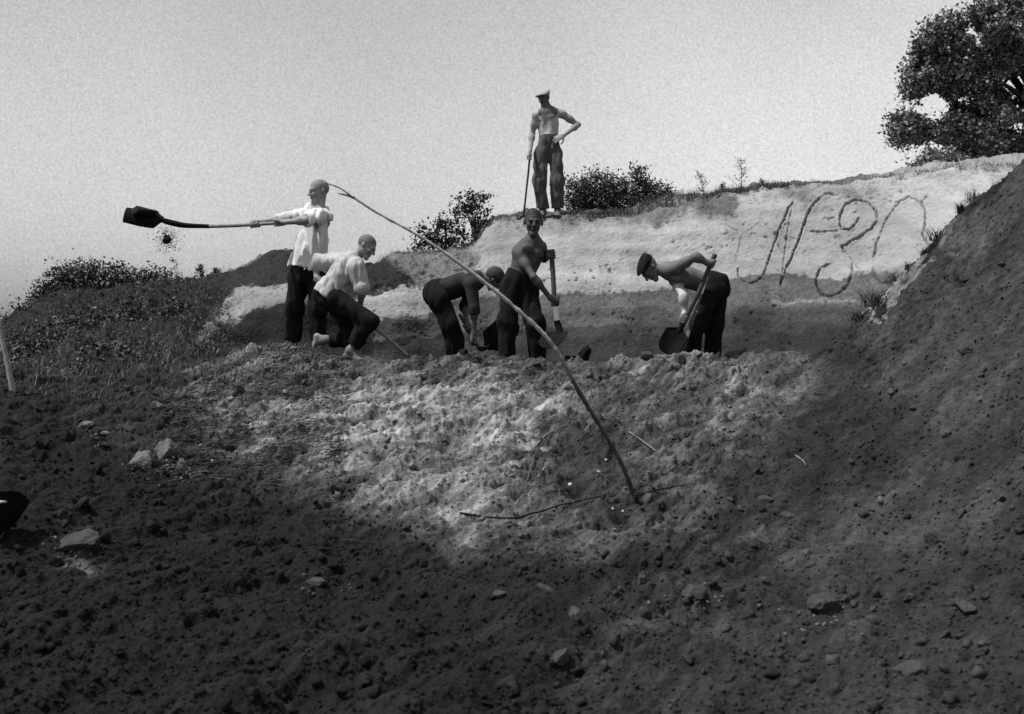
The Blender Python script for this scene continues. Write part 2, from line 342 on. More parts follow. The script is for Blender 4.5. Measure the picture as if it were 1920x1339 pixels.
# --- the letters scratched into the bank (traced in photo pixels, carved as grooves)
GZ = [
 ([(490,620),(490,650),(510,680),(545,697),(580,685),(610,655),(640,590),(660,530),(690,450),(710,400),(740,330),(768,292)],1.0,4.2),
 ([(768,292),(745,390),(735,460),(725,540),(715,620),(700,700)],.5,3.6),
 ([(700,700),(730,620),(760,560),(790,490),(815,420),(840,350),(880,290),(930,262),(975,265)],1.0,4.6),
 ([(830,437),(900,440),(990,432)],.6,3.2),
 ([(1092,372),(1075,400),(1045,425),(1010,428),(1000,400),(1000,350),(1030,305),(1080,285),(1140,295),(1180,335),(1182,380),(1150,420),(1080,470),(1010,515)],1.0,4.6),
 ([(1010,515),(1040,550),(1090,620),(1150,700)],.55,3.4),
 ([(950,600),(905,620),(880,665),(885,710),(905,755),(950,765),(1000,745),(1040,700),(1060,650),(1060,600)],1.0,4.6),
 ([(1165,560),(1180,490),(1210,400),(1250,340),(1300,285),(1345,258),(1400,285),(1425,320),(1420,400),(1410,450),(1445,510),(1440,545)],1.0,4.6),
 ([(1405,285),(1438,258)],.8,4.),
 ([(1165,620),(1175,670),(1210,695),(1245,690)],.7,3.6),
 ([(505,470),(490,540)],.4,3.),([(690,505),(720,545)],.5,2.6),([(750,465),(800,480)],.5,2.6),
 ([(1040,610),(1110,680),(1140,725)],.4,2.6),([(540,440),(600,400)],.25,3.),
]
msk = (TR > 7.2) & (TR < 8.97) & (PXg > 1370) & (PXg < 1770)
gx_, gy_ = PXg[msk]+1.2*fine[msk], PYg[msk]+1.2*fine[msk]
dep = np.zeros(gx_.shape)
for pl, amt, wdt in GZ:
    q = [(1200+x/2.6667, 270+y/2.6667) for x, y in pl]
    best = np.full(gx_.shape, 1e9)
    for (x0, y0), (x1, y1) in zip(q[:-1], q[1:]):
        ex, ey = x1-x0, y1-y0; t = np.clip(((gx_-x0)*ex+(gy_-y0)*ey)/(ex*ex+ey*ey), 0, 1)
        best = np.minimum(best, np.hypot(gx_-x0-t*ex, gy_-y0-t*ey))
    jag = np.clip(1+1.5*pn(gx_*.16, gy_*.16)+.8*pn(gx_*.5, gy_*.5), .35, 2)
    prof = np.exp(-(best/(wdt*.27*jag))**2)-.08*np.exp(-((best-wdt*.9)/(wdt*.4))**2)
    dep = np.where(np.abs(prof*amt) > np.abs(dep), prof*amt, dep)
d[msk] -= .058*dep*(.6+.4*np.clip(jag, 0, 1.3))
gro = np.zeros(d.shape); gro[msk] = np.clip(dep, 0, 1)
G = B+N*d[..., None]
# refresh projected pixel of each vertex
PXf = G[..., 0]/np.maximum(G[..., 1], .5)*FPX+CX; PYf = CY-(G[..., 2]-CZ)/np.maximum(G[..., 1], .5)*FPX

# --- soil colour: different earths plus painted shade and vignette, as display values under this light
def poly_mask(px, py, poly, soft):
    poly = np.array(poly, float); n = len(poly); ins = np.zeros(px.shape, bool); best = np.full(px.shape, 1e9)
    for i in range(n):
        x0, y0 = poly[i]; x1, y1 = poly[(i+1) % n]
        c = ((y0 > py) != (y1 > py)) & (px < (x1-x0)*(py-y0)/((y1-y0) or 1e-9)+x0); ins ^= c
        ex, ey = x1-x0, y1-y0; t = np.clip(((px-x0)*ex+(py-y0)*ey)/(ex*ex+ey*ey+1e-9), 0, 1)
        best = np.minimum(best, np.hypot(px-x0-t*ex, py-y0-t*ey))
    sd_ = np.where(ins, best, -best); return sstep(-soft, soft, sd_)
def regions(px, py, base, regs):
    v = base.copy()
    for poly, val, soft in regs:
        lo = np.array(poly).min(0)-soft*2; hi = np.array(poly).max(0)+soft*2
        m = (px > lo[0]) & (px < hi[0]) & (py > lo[1]) & (py < hi[1])
        if not m.any(): continue
        k = poly_mask(px[m], py[m], poly, soft); v[m] = v[m]*(1-k)+val*k
    return v
wx = PXg+60*mid+22*fine+30*streak; wy = PYg+34*mid+14*fine+12*streak
dk = 33+0*wx
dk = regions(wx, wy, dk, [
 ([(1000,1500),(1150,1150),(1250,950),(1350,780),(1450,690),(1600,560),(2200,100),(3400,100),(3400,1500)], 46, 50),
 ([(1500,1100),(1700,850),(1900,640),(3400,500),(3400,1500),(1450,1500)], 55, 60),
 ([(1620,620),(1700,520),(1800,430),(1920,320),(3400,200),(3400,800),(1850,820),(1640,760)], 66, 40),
 ([(-1500,700),(60,740),(140,800),(280,880),(520,950),(700,1040),(900,1180),(1000,1500),(-1500,1500)], 25, 28),  # dark topsoil with the lower-left shadow and vignette painted into its tone
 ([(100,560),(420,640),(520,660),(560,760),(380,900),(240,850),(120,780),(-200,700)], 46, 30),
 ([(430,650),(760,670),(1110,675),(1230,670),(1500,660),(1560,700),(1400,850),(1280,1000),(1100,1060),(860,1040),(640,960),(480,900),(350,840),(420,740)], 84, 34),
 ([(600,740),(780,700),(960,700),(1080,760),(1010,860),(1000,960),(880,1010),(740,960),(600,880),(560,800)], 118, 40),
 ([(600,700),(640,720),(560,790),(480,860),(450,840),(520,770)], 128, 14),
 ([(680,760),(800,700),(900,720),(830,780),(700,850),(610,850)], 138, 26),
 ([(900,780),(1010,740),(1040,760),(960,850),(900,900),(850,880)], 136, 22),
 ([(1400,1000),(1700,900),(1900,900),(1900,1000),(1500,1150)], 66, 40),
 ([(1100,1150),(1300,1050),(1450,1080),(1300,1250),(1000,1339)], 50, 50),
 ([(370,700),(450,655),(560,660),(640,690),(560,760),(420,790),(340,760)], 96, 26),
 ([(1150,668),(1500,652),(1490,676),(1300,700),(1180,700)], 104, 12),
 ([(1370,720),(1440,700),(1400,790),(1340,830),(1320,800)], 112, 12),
 ([(1060,820),(1150,800),(1210,900),(1180,980),(1080,950),(1040,880)], 60, 22),
 ([(1000,780),(1060,790),(1040,850),(1000,900),(960,950),(970,880)], 66, 18),
 ([(110,985),(190,1000),(170,1060),(110,1060)], 90, 20),
 ([(1650,528),(1735,470),(1715,525),(1650,590),(1615,605)], 150, 8),
 ([(1770,420),(1800,400),(1800,430),(1770,470),(1755,460)], 120, 8),
 ([(1800,440),(1850,400),(1870,420),(1780,500)], 88, 14),
])
bkv = 50+0*wx
wx2 = PXg+9*mid+4*fine; wy2 = PYg+8*mid+7*fine+5*np.abs(fbm(X_, Y_*0, Z_*.2, 9., 2))
bkv = regions(wx2, wy2, bkv, [
 # left vegetated slope, dark mound
 ([(-1500,400),(400,400),(400,760),(-1500,760)], 45, 12),
 ([(380,440),(930,440),(930,548),(760,548),(560,540),(440,560),(380,620)], 48, 6),
 ([(718,470),(890,450),(930,520),(800,545),(745,520)], 118, 7),
 ([(700,500),(750,505),(775,530),(760,548),(690,552)], 44, 5),
 ([(455,538),(545,534),(640,540),(640,572),(540,566),(470,582),(410,625),(370,640),(400,600),(430,560)], 150, 6),
 ([(470,582),(540,568),(700,572),(720,600),(720,760),(360,760),(360,650)], 42, 6),
 # bank: pale upper sand, darker damp earth below
 ([(690,548),(800,538),(885,530),(930,380),(1230,350),(1530,300),(1920,250),(3400,200),(3400,530),(1640,512),(1560,528),(1470,514),(1380,520),(1260,545),(1080,552),(950,560),(860,556),(800,600),(700,604),(640,590)], 172, 4),
 ([(1000,440),(1370,410),(1370,500),(1200,530),(1000,530)], 184, 14),
 ([(1640,340),(1930,300),(1930,400),(1700,420)], 186, 16),
 ([(1640,505),(1740,495),(2200,480),(2200,560),(1640,560)], 150, 10),
 ([(1370,470),(1760,452),(1760,500),(1370,500)], 164, 12),
 ([(885,468),(922,405),(1010,400),(990,470),(900,480)], 164, 12),
 ([(700,604),(800,598),(860,556),(950,560),(1080,552),(1260,545),(1380,520),(1470,514),(1560,528),(1640,512),(1900,520),(1900,590),(1400,600),(900,620),(700,640)], 108, 4),
 ([(700,650),(900,625),(1100,612),(1400,585),(1640,568),(2000,575),(2000,800),(700,800)], 78, 14),
 ([(700,672),(900,655),(1100,640),(1400,630),(1640,600),(2000,600),(2000,800),(700,800)], 58, 14),
 ([(1445,563),(1600,560),(1602,564),(1446,568)], 150, 2.5),
 ([(930,405),(1300,370),(1310,392),(1120,432),(930,440)], 158, 14),
 ([(1320,362),(1385,372),(1370,400),(1330,408),(1300,400)], 108, 8),
 ([(1100,400),(1290,380),(1290,396),(1230,430),(1205,405),(1110,420)], 128, 7),
])
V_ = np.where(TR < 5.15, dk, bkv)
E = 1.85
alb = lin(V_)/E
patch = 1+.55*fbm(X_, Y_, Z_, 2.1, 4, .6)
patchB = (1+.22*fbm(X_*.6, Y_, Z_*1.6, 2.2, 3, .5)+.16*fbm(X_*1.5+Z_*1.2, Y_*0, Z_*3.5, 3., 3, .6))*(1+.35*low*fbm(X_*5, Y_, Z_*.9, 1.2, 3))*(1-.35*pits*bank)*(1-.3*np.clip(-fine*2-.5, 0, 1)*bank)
alb = alb*np.where(TR < 5.15, patch*(1+np.clip((.75+.35*(V_ > 74))*streak+.45*fbm(Sa*.1+3, Ta, Z_*0, 2.6, 2)*(1-right), -.6, .95))*np.clip(1+(.85-.4*right)*grain+.4*grain2, .3, 2.)*(1-.6*np.clip(hole/.07, 0, 1)*front), patchB)  # hollow shade, and charred earth by the pole, painted into the colour
# turf skin on top of the bank
blot = fbm(X_*.9+40, Y_*0, Z_*1.3, 1.7, 4, .6)
alb = alb*(1-(1-front)*bank*(1-moundm)*np.clip(.12+.8*blot, 0, .42)*(.45+.55*(1-sstep(7.7, 7.95, TR))))
edge_ = sstep(8.62, 8.98, TR+.5*fbm(X_, Y_*0, Z_*.5, 2.2, 3))*sstep(-.05, .3, fbm(X_+77, Y_*0, Z_, 1.6, 3))*(1-sstep(1500, 1750, PXg)*.6)
alb = alb*(1-.55*edge_*(1-front)*bank*(1-moundm))
turf = sstep(9.05, 9.15, TR+.03*mid)*(1-.85*sstep(1560, 1700, PXg)); alb = alb*(1-turf)+turf*(.06+.03*mid)
thin = np.clip(1-np.abs(np.asarray(Z_-1.1-CZ, float)-.0)/.02, 0, 1)*0
alb = alb*(1-.36*gro)                                # scratches darkened in the colour to strengthen their shade
alb = np.clip(alb, .006, .6)
nr, nc = Yg.shape
idx = np.arange(nr*nc).reshape(nr, nc)
F = np.stack([idx[:-1, :-1], idx[:-1, 1:], idx[1:, 1:], idx[1:, :-1]], -1).reshape(-1, 4)
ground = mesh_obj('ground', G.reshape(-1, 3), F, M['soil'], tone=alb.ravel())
tag(ground, 'churned dark earth slope, spoil heap and pale sand bank with scratched letters', None, None, 'structure')

def row_at(t): return int(np.searchsorted(trow, t))
R1, R5, R6, R7, R9 = row_at(1.0), row_at(5.0), row_at(5.6), row_at(6.9), row_at(9.0)
def on_ground(px, py, back=False):
    """first ground point met along the ray through photo pixel (px,py)"""
    c = int(np.argmin(np.abs(cols-px))); r0, r1 = (R6, R9) if back else (R1, R9)
    pyc = PYf[r0:r1+1, c]; k = np.where(pyc <= py)[0]
    r = r0+(k[0] if len(k) else int(np.argmin(np.abs(pyc-py))))
    return G[r, c].copy(), N[r, c].copy()

exec_parts = True
# ------------------------------------------------------------------ implicit-surface modeller for people
class Sdf:
    def __init__(s, lo, hi, h):
        s.lo = np.array(lo, float); s.h = h
        s.n = np.ceil((np.array(hi)-s.lo)/h).astype(int)+1
        s.ax = [(s.lo[i]+np.arange(s.n[i])*h).astype(f32) for i in range(3)]
        s.D = np.full(tuple(s.n), .5, f32)
    def _reg(s, lo, hi, m):
        a = np.clip(np.floor((lo-m-s.lo)/s.h).astype(int), 0, s.n-1); b = np.clip(np.ceil((hi+m-s.lo)/s.h).astype(int)+1, 1, s.n)
        sl = tuple(slice(a[i], b[i]) for i in range(3))
        x = s.ax[0][sl[0]][:, None, None]; y = s.ax[1][sl[1]][None, :, None]; z = s.ax[2][sl[2]][None, None, :]
        return sl, x, y, z
    def _mix(s, sl, d, k, sub):
        A = s.D[sl]
        if sub:
            d = -d; h = np.clip(k-np.abs(A-d), 0, None)/k; s.D[sl] = np.maximum(A, d)+h*h*k/4
        else:
            h = np.clip(k-np.abs(A-d), 0, None)/k; s.D[sl] = np.minimum(A, d)-h*h*k/4
    def cone(s, a, b, ra, rb, k=.02, flat=None, sub=False, cut=False):
        a = np.array(a, float); b = np.array(b, float); R = max(ra, rb)
        sl, x, y, z = s._reg(np.minimum(a, b)-R, np.maximum(a, b)+R, k+.03)
        X, Y, Z = x-a[0], y-a[1], z-a[2]; q = b-a; sc = 1.0
        if flat is not None:
            n, sc = nrm(flat[0]), flat[1]
            pn_ = X*n[0]+Y*n[1]+Z*n[2]; f = 1/sc-1
            X, Y, Z = X+pn_*f*n[0], Y+pn_*f*n[1], Z+pn_*f*n[2]; q = q+np.dot(q, n)*f*n
        qq = float(np.dot(q, q))+1e-9
        t0 = (X*q[0]+Y*q[1]+Z*q[2])/qq; t = np.clip(t0, 0, 1)
        d = np.sqrt((X-t*q[0])**2+(Y-t*q[1])**2+(Z-t*q[2])**2)-(ra+(rb-ra)*t)
        if cut: d = np.maximum(d, (t0-1)*math.sqrt(qq))
        s._mix(sl, (d*max(sc, .6)).astype(f32), k, sub)
    def ell(s, c, R3, k=.02, fr=None, sub=False):
        c = np.array(c, float); R3 = np.array(R3, float)
        sl, x, y, z = s._reg(c-R3.max(), c+R3.max(), k+.03)
        X, Y, Z = x-c[0], y-c[1], z-c[2]
        fr = np.eye(3) if fr is None else fr
        l = [(X*fr[i][0]+Y*fr[i][1]+Z*fr[i][2])/R3[i] for i in range(3)]
        r = np.sqrt(l[0]**2+l[1]**2+l[2]**2)
        g = np.sqrt((l[0]/R3[0])**2+(l[1]/R3[1])**2+(l[2]/R3[2])**2)+1e-6
        s._mix(sl, (r*(r-1)/g).astype(f32), k, sub)
    def plane(s, p, n, k=.01):                         # keep the side the normal points away from
        n = nrm(n); d = (s.ax[0][:, None, None]-p[0])*n[0]+(s.ax[1][None, :, None]-p[1])*n[1]+(s.ax[2][None, None, :]-p[2])*n[2]
        s.D = np.maximum(s.D, d.astype(f32))
    def folds(s, amp, sc, stretch=(1, 1, 1), seed=0., wp=None, wn=None):
        m = np.abs(s.D) < amp*3+s.h*2; i = np.nonzero(m)
        x, y, z = (s.ax[j][i[j]] for j in range(3))
        n = pn(x*sc*stretch[0]+seed, y*sc*stretch[1], z*sc*stretch[2])
        n2 = pn(x*sc*2.1*stretch[0]-seed, y*sc*2.1*stretch[1]+3, z*sc*2.1*stretch[2])
        if wp is not None: fac = np.clip(-((x-wp[0])*wn[0]+(y-wp[1])*wn[1]+(z-wp[2])*wn[2])/.16, .08, 1)
        else: fac = 1.
        s.D[i] += (fac*(amp*((1-2.4*np.abs(n))+.5*n2)*.7-.2*amp)).astype(f32)
    def mesh(s):
        D = s.D; n = D.shape; sg = D < 0
        c = np.zeros((n[0]-1, n[1]-1, n[2]-1), np.uint8)
        for i in (0, 1):
            for j in (0, 1):
                for k in (0, 1): c += sg[i:n[0]-1+i, j:n[1]-1+j, k:n[2]-1+k]
        act = (c > 0) & (c < 8); ci = np.stack(np.nonzero(act), -1)
        vid = np.full(act.shape, -1, np.int64); vid[act] = np.arange(len(ci))
        acc = np.zeros((len(ci), 3)); w_ = np.zeros(len(ci))
        for ax in range(3):
            o1, o2 = [q for q in range(3) if q != ax]
            for i in (0, 1):
                for j in (0, 1):
                    off = np.zeros(3, int); off[o1] = i; off[o2] = j
                    e = ci+off; e2 = e.copy(); e2[:, ax] += 1
                    v0 = D[e[:, 0], e[:, 1], e[:, 2]]; v1 = D[e2[:, 0], e2[:, 1], e2[:, 2]]
                    m = (v0 < 0) != (v1 < 0); t = v0[m]/(v0[m]-v1[m])
                    p = e[m].astype(float); p[:, ax] += t; acc[m] += p; w_[m] += 1
        V = acc/w_[:, None]*s.h+s.lo
        Fs = []
        for ax in range(3):
            o1, o2 = (ax+1) % 3, (ax+2) % 3
            sl0 = [slice(1, n[q]-1) for q in range(3)]; sl0[ax] = slice(0, n[ax]-1)
            sl1 = list(sl0); sl1[ax] = slice(1, n[ax])
            a = sg[tuple(sl0)]; b = sg[tuple(sl1)]
            for flip, m in ((False, a & ~b), (True, ~a & b)):
                e = np.stack(np.nonzero(m), -1)
                if not len(e): continue
                e = e+np.array([0 if q == ax else 1 for q in range(3)])
                qd = []
                for i, j in ((-1, -1), (0, -1), (0, 0), (-1, 0)):
                    f_ = e.copy(); f_[:, o1] += i; f_[:, o2] += j; qd.append(vid[f_[:, 0], f_[:, 1], f_[:, 2]])
                qd = np.stack(qd, -1); Fs.append(qd[:, ::-1] if flip else qd)
        return V, np.concatenate(Fs)

def frame(f, u):
    f = nrm(f); r = nrm(np.cross(f, u)); u = np.cross(r, f); return r, f, u
def add_head(S, c, f, u, s=1., brow=True):
    r, f, u = frame(f, u); fr = np.array([r, f, u])
    Q = lambda a, b, e: c+s*(a*r+b*f+e*u)
    S.ell(Q(0, -.012, .032), (.073*s, .092*s, .08*s), .02, fr)
    S.ell(Q(0, .024, -.028), (.053*s, .062*s, .064*s), .028, fr)
    S.cone(Q(0, .03, -.04), Q(0, .066, -.092), .038*s, .020*s, .02)
    S.ell(Q(0, .06, -.092), (.026*s, .022*s, .02*s), .02, fr)
    for q in (-1, 1):
        S.ell(Q(q*.034, .062, -.02), (.019*s, .018*s, .018*s), .02, fr)
        S.cone(Q(q*.043, .002, -.046), Q(q*.018, .06, -.088), .010*s, .010*s, .016)
        S.ell(Q(q*.032, .096, .004), (.016*s, .011*s, .009*s), .014, fr, sub=True)
        S.ell(Q(q*.031, .076, .003), (.0125*s, .011*s, .009*s), .004, fr)
        S.ell(Q(q*.073, -.008, -.004), (.009*s, .016*s, .028*s), .008, fr)
        S.cone(Q(q*.012, .087, .02), Q(q*.046, .074, .02), .009*s, .007*s, .012)
        S.ell(Q(q*.012, .096, -.028), (.01*s, .01*s, .008*s), .008, fr)
    S.cone(Q(0, .086, .016), Q(0, .108, -.024), .008*s, .0125*s, .01)
    S.ell(Q(0, .086, -.051), (.020*s, .006*s, .005*s), .01, fr)
    S.ell(Q(0, .084, -.062), (.016*s, .006*s, .005*s), .01, fr)
    return Q
def arm(S, sh, elb, wr, s=1., m=1.):
    sh, elb, wr = map(np.array, (sh, elb, wr))
    S.cone(sh, elb, .047*s*m, .036*s*m, .03)
    S.ell(sh+(elb-sh)*.12, (.052*s*m,)*3, .04)
    S.ell(sh+(elb-sh)*.5, (.043*s*m,)*3, .05)
    S.cone(elb, wr, .038*s*m, .025*s*m, .02)
    S.ell(elb+(wr-elb)*.25, (.040*s*m,)*3, .04)
def grip(S, wr, c, axis, s=1., rs=.018):
    """hand closed round a shaft: five separate fingers bent round it"""
    wr = np.array(wr, float); c = np.array(c, float); a = nrm(axis)
    dd = c-wr; dd = nrm(dd-np.dot(dd, a)*a); n = np.cross(a, dd)
    if n[1] > 0: n = -n                                # back of the hand towards the viewer's side
    R = rs+.009*s
    q = c+n*(rs+.012*s)-dd*.012*s
    S.cone(wr, q, .026*s, .03*s, .02, flat=(n, .62))
    for k_, t in enumerate((-.032, -.011, .011, .031)):
        S.cone(wr+a*t*.4*s, q+a*t*s+dd*.012*s, .015*s, .011*s, .012)
        th = np.linspace(math.radians(62), math.radians(-150+12*(k_ % 2)), 6)
        pts = [c+a*t*s+(n*math.sin(x)+dd*math.cos(x))*R for x in th]
        for p0, p1, r0 in zip(pts[:-1], pts[1:], (.0095, .009, .0088, .0085, .008)):
            S.cone(p0, p1, r0*s, (r0-.0003)*s, .004)
    tb = wr+(q-wr)*.35+a*.02*s
    tp = [tb, c-n*0+a*.048*s-dd*R*.9, c+a*.046*s-n*R*.9, c+a*.03*s-n*R*.6+dd*R*.7]
    for p0, p1, r0 in zip(tp[:-1], tp[1:], (.013, .0115, .01)): S.cone(p0, p1, r0*s, r0*.9*s, .008)
def open_hand(S, wr, d, n, side, s=1., curl=.25):
    """relaxed hand: d along the hand, n out of its back, side towards the thumb"""
    d = nrm(d); side = nrm(side-np.dot(side, d)*d); n = nrm(n-np.dot(n, d)*d)
    wr = np.array(wr, float); kn = wr+d*.085*s
    S.cone(wr, kn, .026*s, .034*s, .015, flat=(n, .45))
    for k_, (t, L_) in enumerate(((.03, .072), (.01, .08), (-.011, .074), (-.031, .058))):
        p = kn+side*t*s; S.cone(wr+side*t*.5*s, p, .014*s, .0115*s, .01)
        dirv = nrm(d+side*t*5)
        for j, fr_ in enumerate((.45, .32, .23)):
            a_ = curl*(j+.6)*(1+.15*k_); dv_ = dirv*math.cos(a_)-n*math.sin(a_)
            p2 = p+dv_*L_*fr_*s; S.cone(p, p2, (.0095-.0008*j)*s, (.009-.0008*j)*s, .003); p = p2
    p = wr+side*.026*s+d*.02*s
    for j, L_ in enumerate((.042, .03, .026)):
        dv_ = nrm(d*(.55+.25*j)+side*(.85-.3*j)-n*.25); p2 = p+dv_*L_*s; S.cone(p, p2, .0125*s-.001*j, .011*s-.001*j, .008); p = p2
def foot(S, an, heel, toe, s=1., up=(0, 0, 1)):
    an, heel, toe = map(np.array, (an, heel, toe)); d = nrm(toe-heel); side = nrm(np.cross(d, up)); u2 = np.cross(side, d)
    S.cone(an, heel, .034*s, .032*s, .02); S.cone(an, toe-d*.06*s, .032*s, .024*s, .04)
    S.cone(heel, toe-d*.05*s, .03*s, .036*s, .03, flat=(u2, .6))
    for k_, t in enumerate((-.032, -.013, .002, .016, .029)):
        r0 = .0125 if k_ == 0 else .009
        S.cone(toe-d*.055*s+side*t*s, toe+side*t*s*1.05-d*(.004*k_)*s, (r0+.003)*s, r0*s, .006)
def torso(S, neck, pel, front, shR, shL, s=1., infl=0., w=1., belly=0.):
    neck, pel, shR, shL = map(np.array, (neck, pel, shR, shL)); ax_ = nrm(neck-pel); f = nrm(front-np.dot(front, ax_)*ax_); r = np.cross(f, ax_)
    l = lambda t: neck+(pel-neck)*t
    i = infl
    S.cone(shR, shL, .046*s+i, .046*s+i, .05)
    S.cone(neck, (shR*.7+neck*.3), .042*s+i, .04*s+i, .05); S.cone(neck, (shL*.7+neck*.3), .042*s+i, .04*s+i, .05)
    mid_ = (shR+shL)/2
    S.cone(mid_*.5+l(.16)*.5-f*.0, l(.46), .128*w*s+i, .126*w*s+i, .05, flat=(f, .72))
    S.cone(l(.46), l(.82), .124*w*s+i, .108*w*s+i, .05, flat=(f, .74+belly))
    S.cone(l(.78), l(1.02), .108*w*s+i, .13*w*s+i, .05, flat=(f, .76))
    if infl == 0:
        for q in (-1, 1):
            S.ell(l(.24)+f*.076*s+r*q*.062*s, (.060*s, .030*s, .045*s), .022, np.array([r, f, ax_]))
            S.ell(l(.17)-f*.06*s+r*q*.07*s, (.05*s, .03*s, .06*s), .03, np.array([r, f, ax_]))
            S.cone(neck+f*.03*s+r*q*.015*s-ax_*.01*s, (shR if np.dot(shR-neck, r)*q > 0 else shL)+f*.025*s+ax_*.01*s, .010*s, .009*s, .012)
            S.cone(l(.42)+f*.07*s+r*q*.05*s, l(.62)+f*.055*s+r*q*.09*s, .012*s, .01*s, .02)
        S.ell(l(.56)+f*.102*s, (.03*s, .012*s, .07*s), .04, np.array([r, f, ax_]), sub=True)
        S.ell(l(.8)+f*.086*s, (.009*s,)*3, .01, sub=True)

def bounds(pts, m):
    pts = np.array(pts); return pts.min(0)-m, pts.max(0)+m

def person(name_label, J, o):
    """J joints in world space; o options.  Returns the body object (one continuous mesh) with clothes as children."""
    s = o.get('s', 1.); J = {k_: np.array(v_, float) for k_, v_ in J.items()}
    allp = list(J.values())
    lo, hi = bounds(allp, .17)
    S = Sdf(lo, hi, o.get('h', .0062))
    front_ = np.array(o['front'], float)
    hs = o.get('hs', 1.)
    Q = add_head(S, J['head'], o['hf'], o['hu'], hs)
    S.cone(Q(0, -.022, -.045), J['neck'], .046*s, .052*s, .022)
    torso(S, J['neck'], J['pel'], front_, J['shR'], J['shL'], s, 0., o.get('w', 1.))
    for q in 'RL':
        arm(S, J['sh'+q], J['el'+q], J['wr'+q], s, o.get('armw', 1.))
        if ('grip'+q) in o: c_, a_, rs = o['grip'+q]; grip(S, J['wr'+q], c_, a_, s*1.02, rs)
        if ('open'+q) in o: d_, n_, sd_ = o['open'+q]; open_hand(S, J['wr'+q], d_, n_, np.array(sd_, float), s*1.05, o.get('curl', .25))
        S.cone(J['hp'+q], J['kn'+q], .075*s, .05*s, .05); S.cone(J['kn'+q], J['an'+q], .048*s, .034*s, .03)
        S.cone(J['pel'], J['hp'+q], .09*s, .08*s, .05)
        S.ell(J['kn'+q]*.72+J['an'+q]*.28, (.052*s,)*3, .05)
        foot(S, J['an'+q], J['he'+q], J['to'+q], s, o.get('footup'+q, (0, 0, 1)))
    V, F_ = S.mesh()
    base = np.array([J['pel'][0], J['pel'][1], min(J['heR'][2], J['heL'][2], J['toR'][2], J['toL'][2])-.03])
    tone = np.full(len(V), o['skin'])
    if 'tonef' in o: tone = o['tonef'](V, tone, J)
    rr, ff, uu = frame(o['hf'], o['hu'])
    rel = (V-J['head'])/hs; a, b, c_ = rel@rr, rel@ff, rel@uu
    eb = (np.abs(np.abs(a)-.03) < .018) & (np.abs(c_-.023) < .006) & (b > .06); tone[eb] *= .6
    ey = (np.abs(np.abs(a)-.031) < .011) & (np.abs(c_-.003) < .006) & (b > .07); tone[ey] *= .55
    lp = (np.abs(a) < .024) & (np.abs(c_+.0565) < .004) & (b > .07); tone[lp] *= .45
    if o.get('crop'):
        th_ = np.interp(b, [-.1, -.04, .0, .03, .06, .09, .11], [-.04, -.028, .004, .038, .055, .071, .077])+.5*np.clip(np.abs(a)-.045, 0, 1)*(b > .04)
        th_ = th_+.006*pn(V[:, 0]*120, V[:, 1]*120, V[:, 2]*120)
        hm = sstep(-.002, .004, c_-th_)*(np.abs(c_) < .2)*(np.abs(b) < .14)*(np.abs(a) < .12)*(1-(np.abs(a) > .077)*(c_ < .02)); tone = tone*(1-hm)+o['crop']*hm
    body = mesh_obj('person', V, F_, M['skin'], origin=base, tone=tone)
    tag(body, name_label, 'person')
    # hair
    if o.get('hair', True) and not o.get('crop'):
        H = Sdf(J['head']-.15*hs, J['head']+.17*hs, .005); fr = np.array([rr, ff, uu])
        hh = o.get('hairt', .003)
        H.ell(Q(0, -.012, .034), np.array([.073+hh, .092+hh, .08+hh])*hs, .01, fr)
        H.cone(Q(0, -.075, -.0), Q(0, -.06, -.05), .03*hs, .024*hs, .03)
        H.ell(Q(0, .115, -.03), np.array([.075, .085, .092])*hs, .012, fr, sub=True)
        H.plane(Q(0, 0, -.055), -uu)
        for q in (-1, 1): H.ell(Q(q*.08, .02, -.03), np.array([.03, .04, .045])*hs, .01, fr, sub=True)
        H.folds(.0045, 75)
        Vh, Fh = H.mesh(); mesh_obj('hair', Vh, Fh, o.get('hairm', M['hair']), parent=body)
    if 'cap' in o:
        H = Sdf(J['head']-.2*hs, J['head']+.2*hs, .0055); fr = np.array([rr, ff, uu])
        H.ell(Q(0, -.012, .048), np.array([.084, .1, .052])*hs, .02, fr)
        t2 = nrm(ff-uu*.30); fr2 = np.array([rr, t2, np.cross(rr, t2)])
        H.ell(Q(0, .018, .066), np.array([.098, .122, .030])*hs, .05, fr2)
        H.ell(Q(0, -.012, .0), np.array([.074, .093, .085])*hs, .008, fr, sub=True)
        tl = nrm(uu*.22-ff*0)*0
        b2 = nrm(ff-uu*.28); r2 = rr; u2 = np.cross(r2, b2)
        H.ell(Q(0, .112, .048), np.array([.066, .055, .008])*hs, .012, np.array([r2, b2, u2]))
        H.plane(Q(0, 0, .018), -uu+ff*.35)
        H.folds(.003, 24)
        Vh, Fh = H.mesh(); mesh_obj('cap', Vh, Fh, o['cap'], parent=body)
    # trousers
    T = Sdf(*bounds([J[k_] for k_ in J if k_[:2] in ('pe', 'hp', 'kn', 'an')]+[J['pel']+(J['neck']-J['pel'])*.3], .2), .0085)
    ra, rb, rc = o.get('leg', (.1, .088, .08)); wv = nrm(J['neck']-J['pel'])
    fl = nrm(front_-np.dot(front_, wv)*wv)
    tw = o.get('tw', 1.); T.cone(J['pel']-wv*.03, J['pel']+wv*(o.get('rise', .06)+.02), .142*s*tw, (.126*s+.014)*tw, .03, flat=(fl, .84), cut=True)
    for q in 'RL':
        an = J['an'+q]; kn = J['kn'+q]; an2 = kn+(an-kn)*o.get('cuff'+q, .96)
        T.cone(J['hp'+q], kn, ra, rb, o.get('hipk', .04)); T.cone(kn, an2, rb, rc, .05, cut=True)
        T.cone(J['pel'], J['hp'+q], .12*s*tw, ra*1.0, .05)
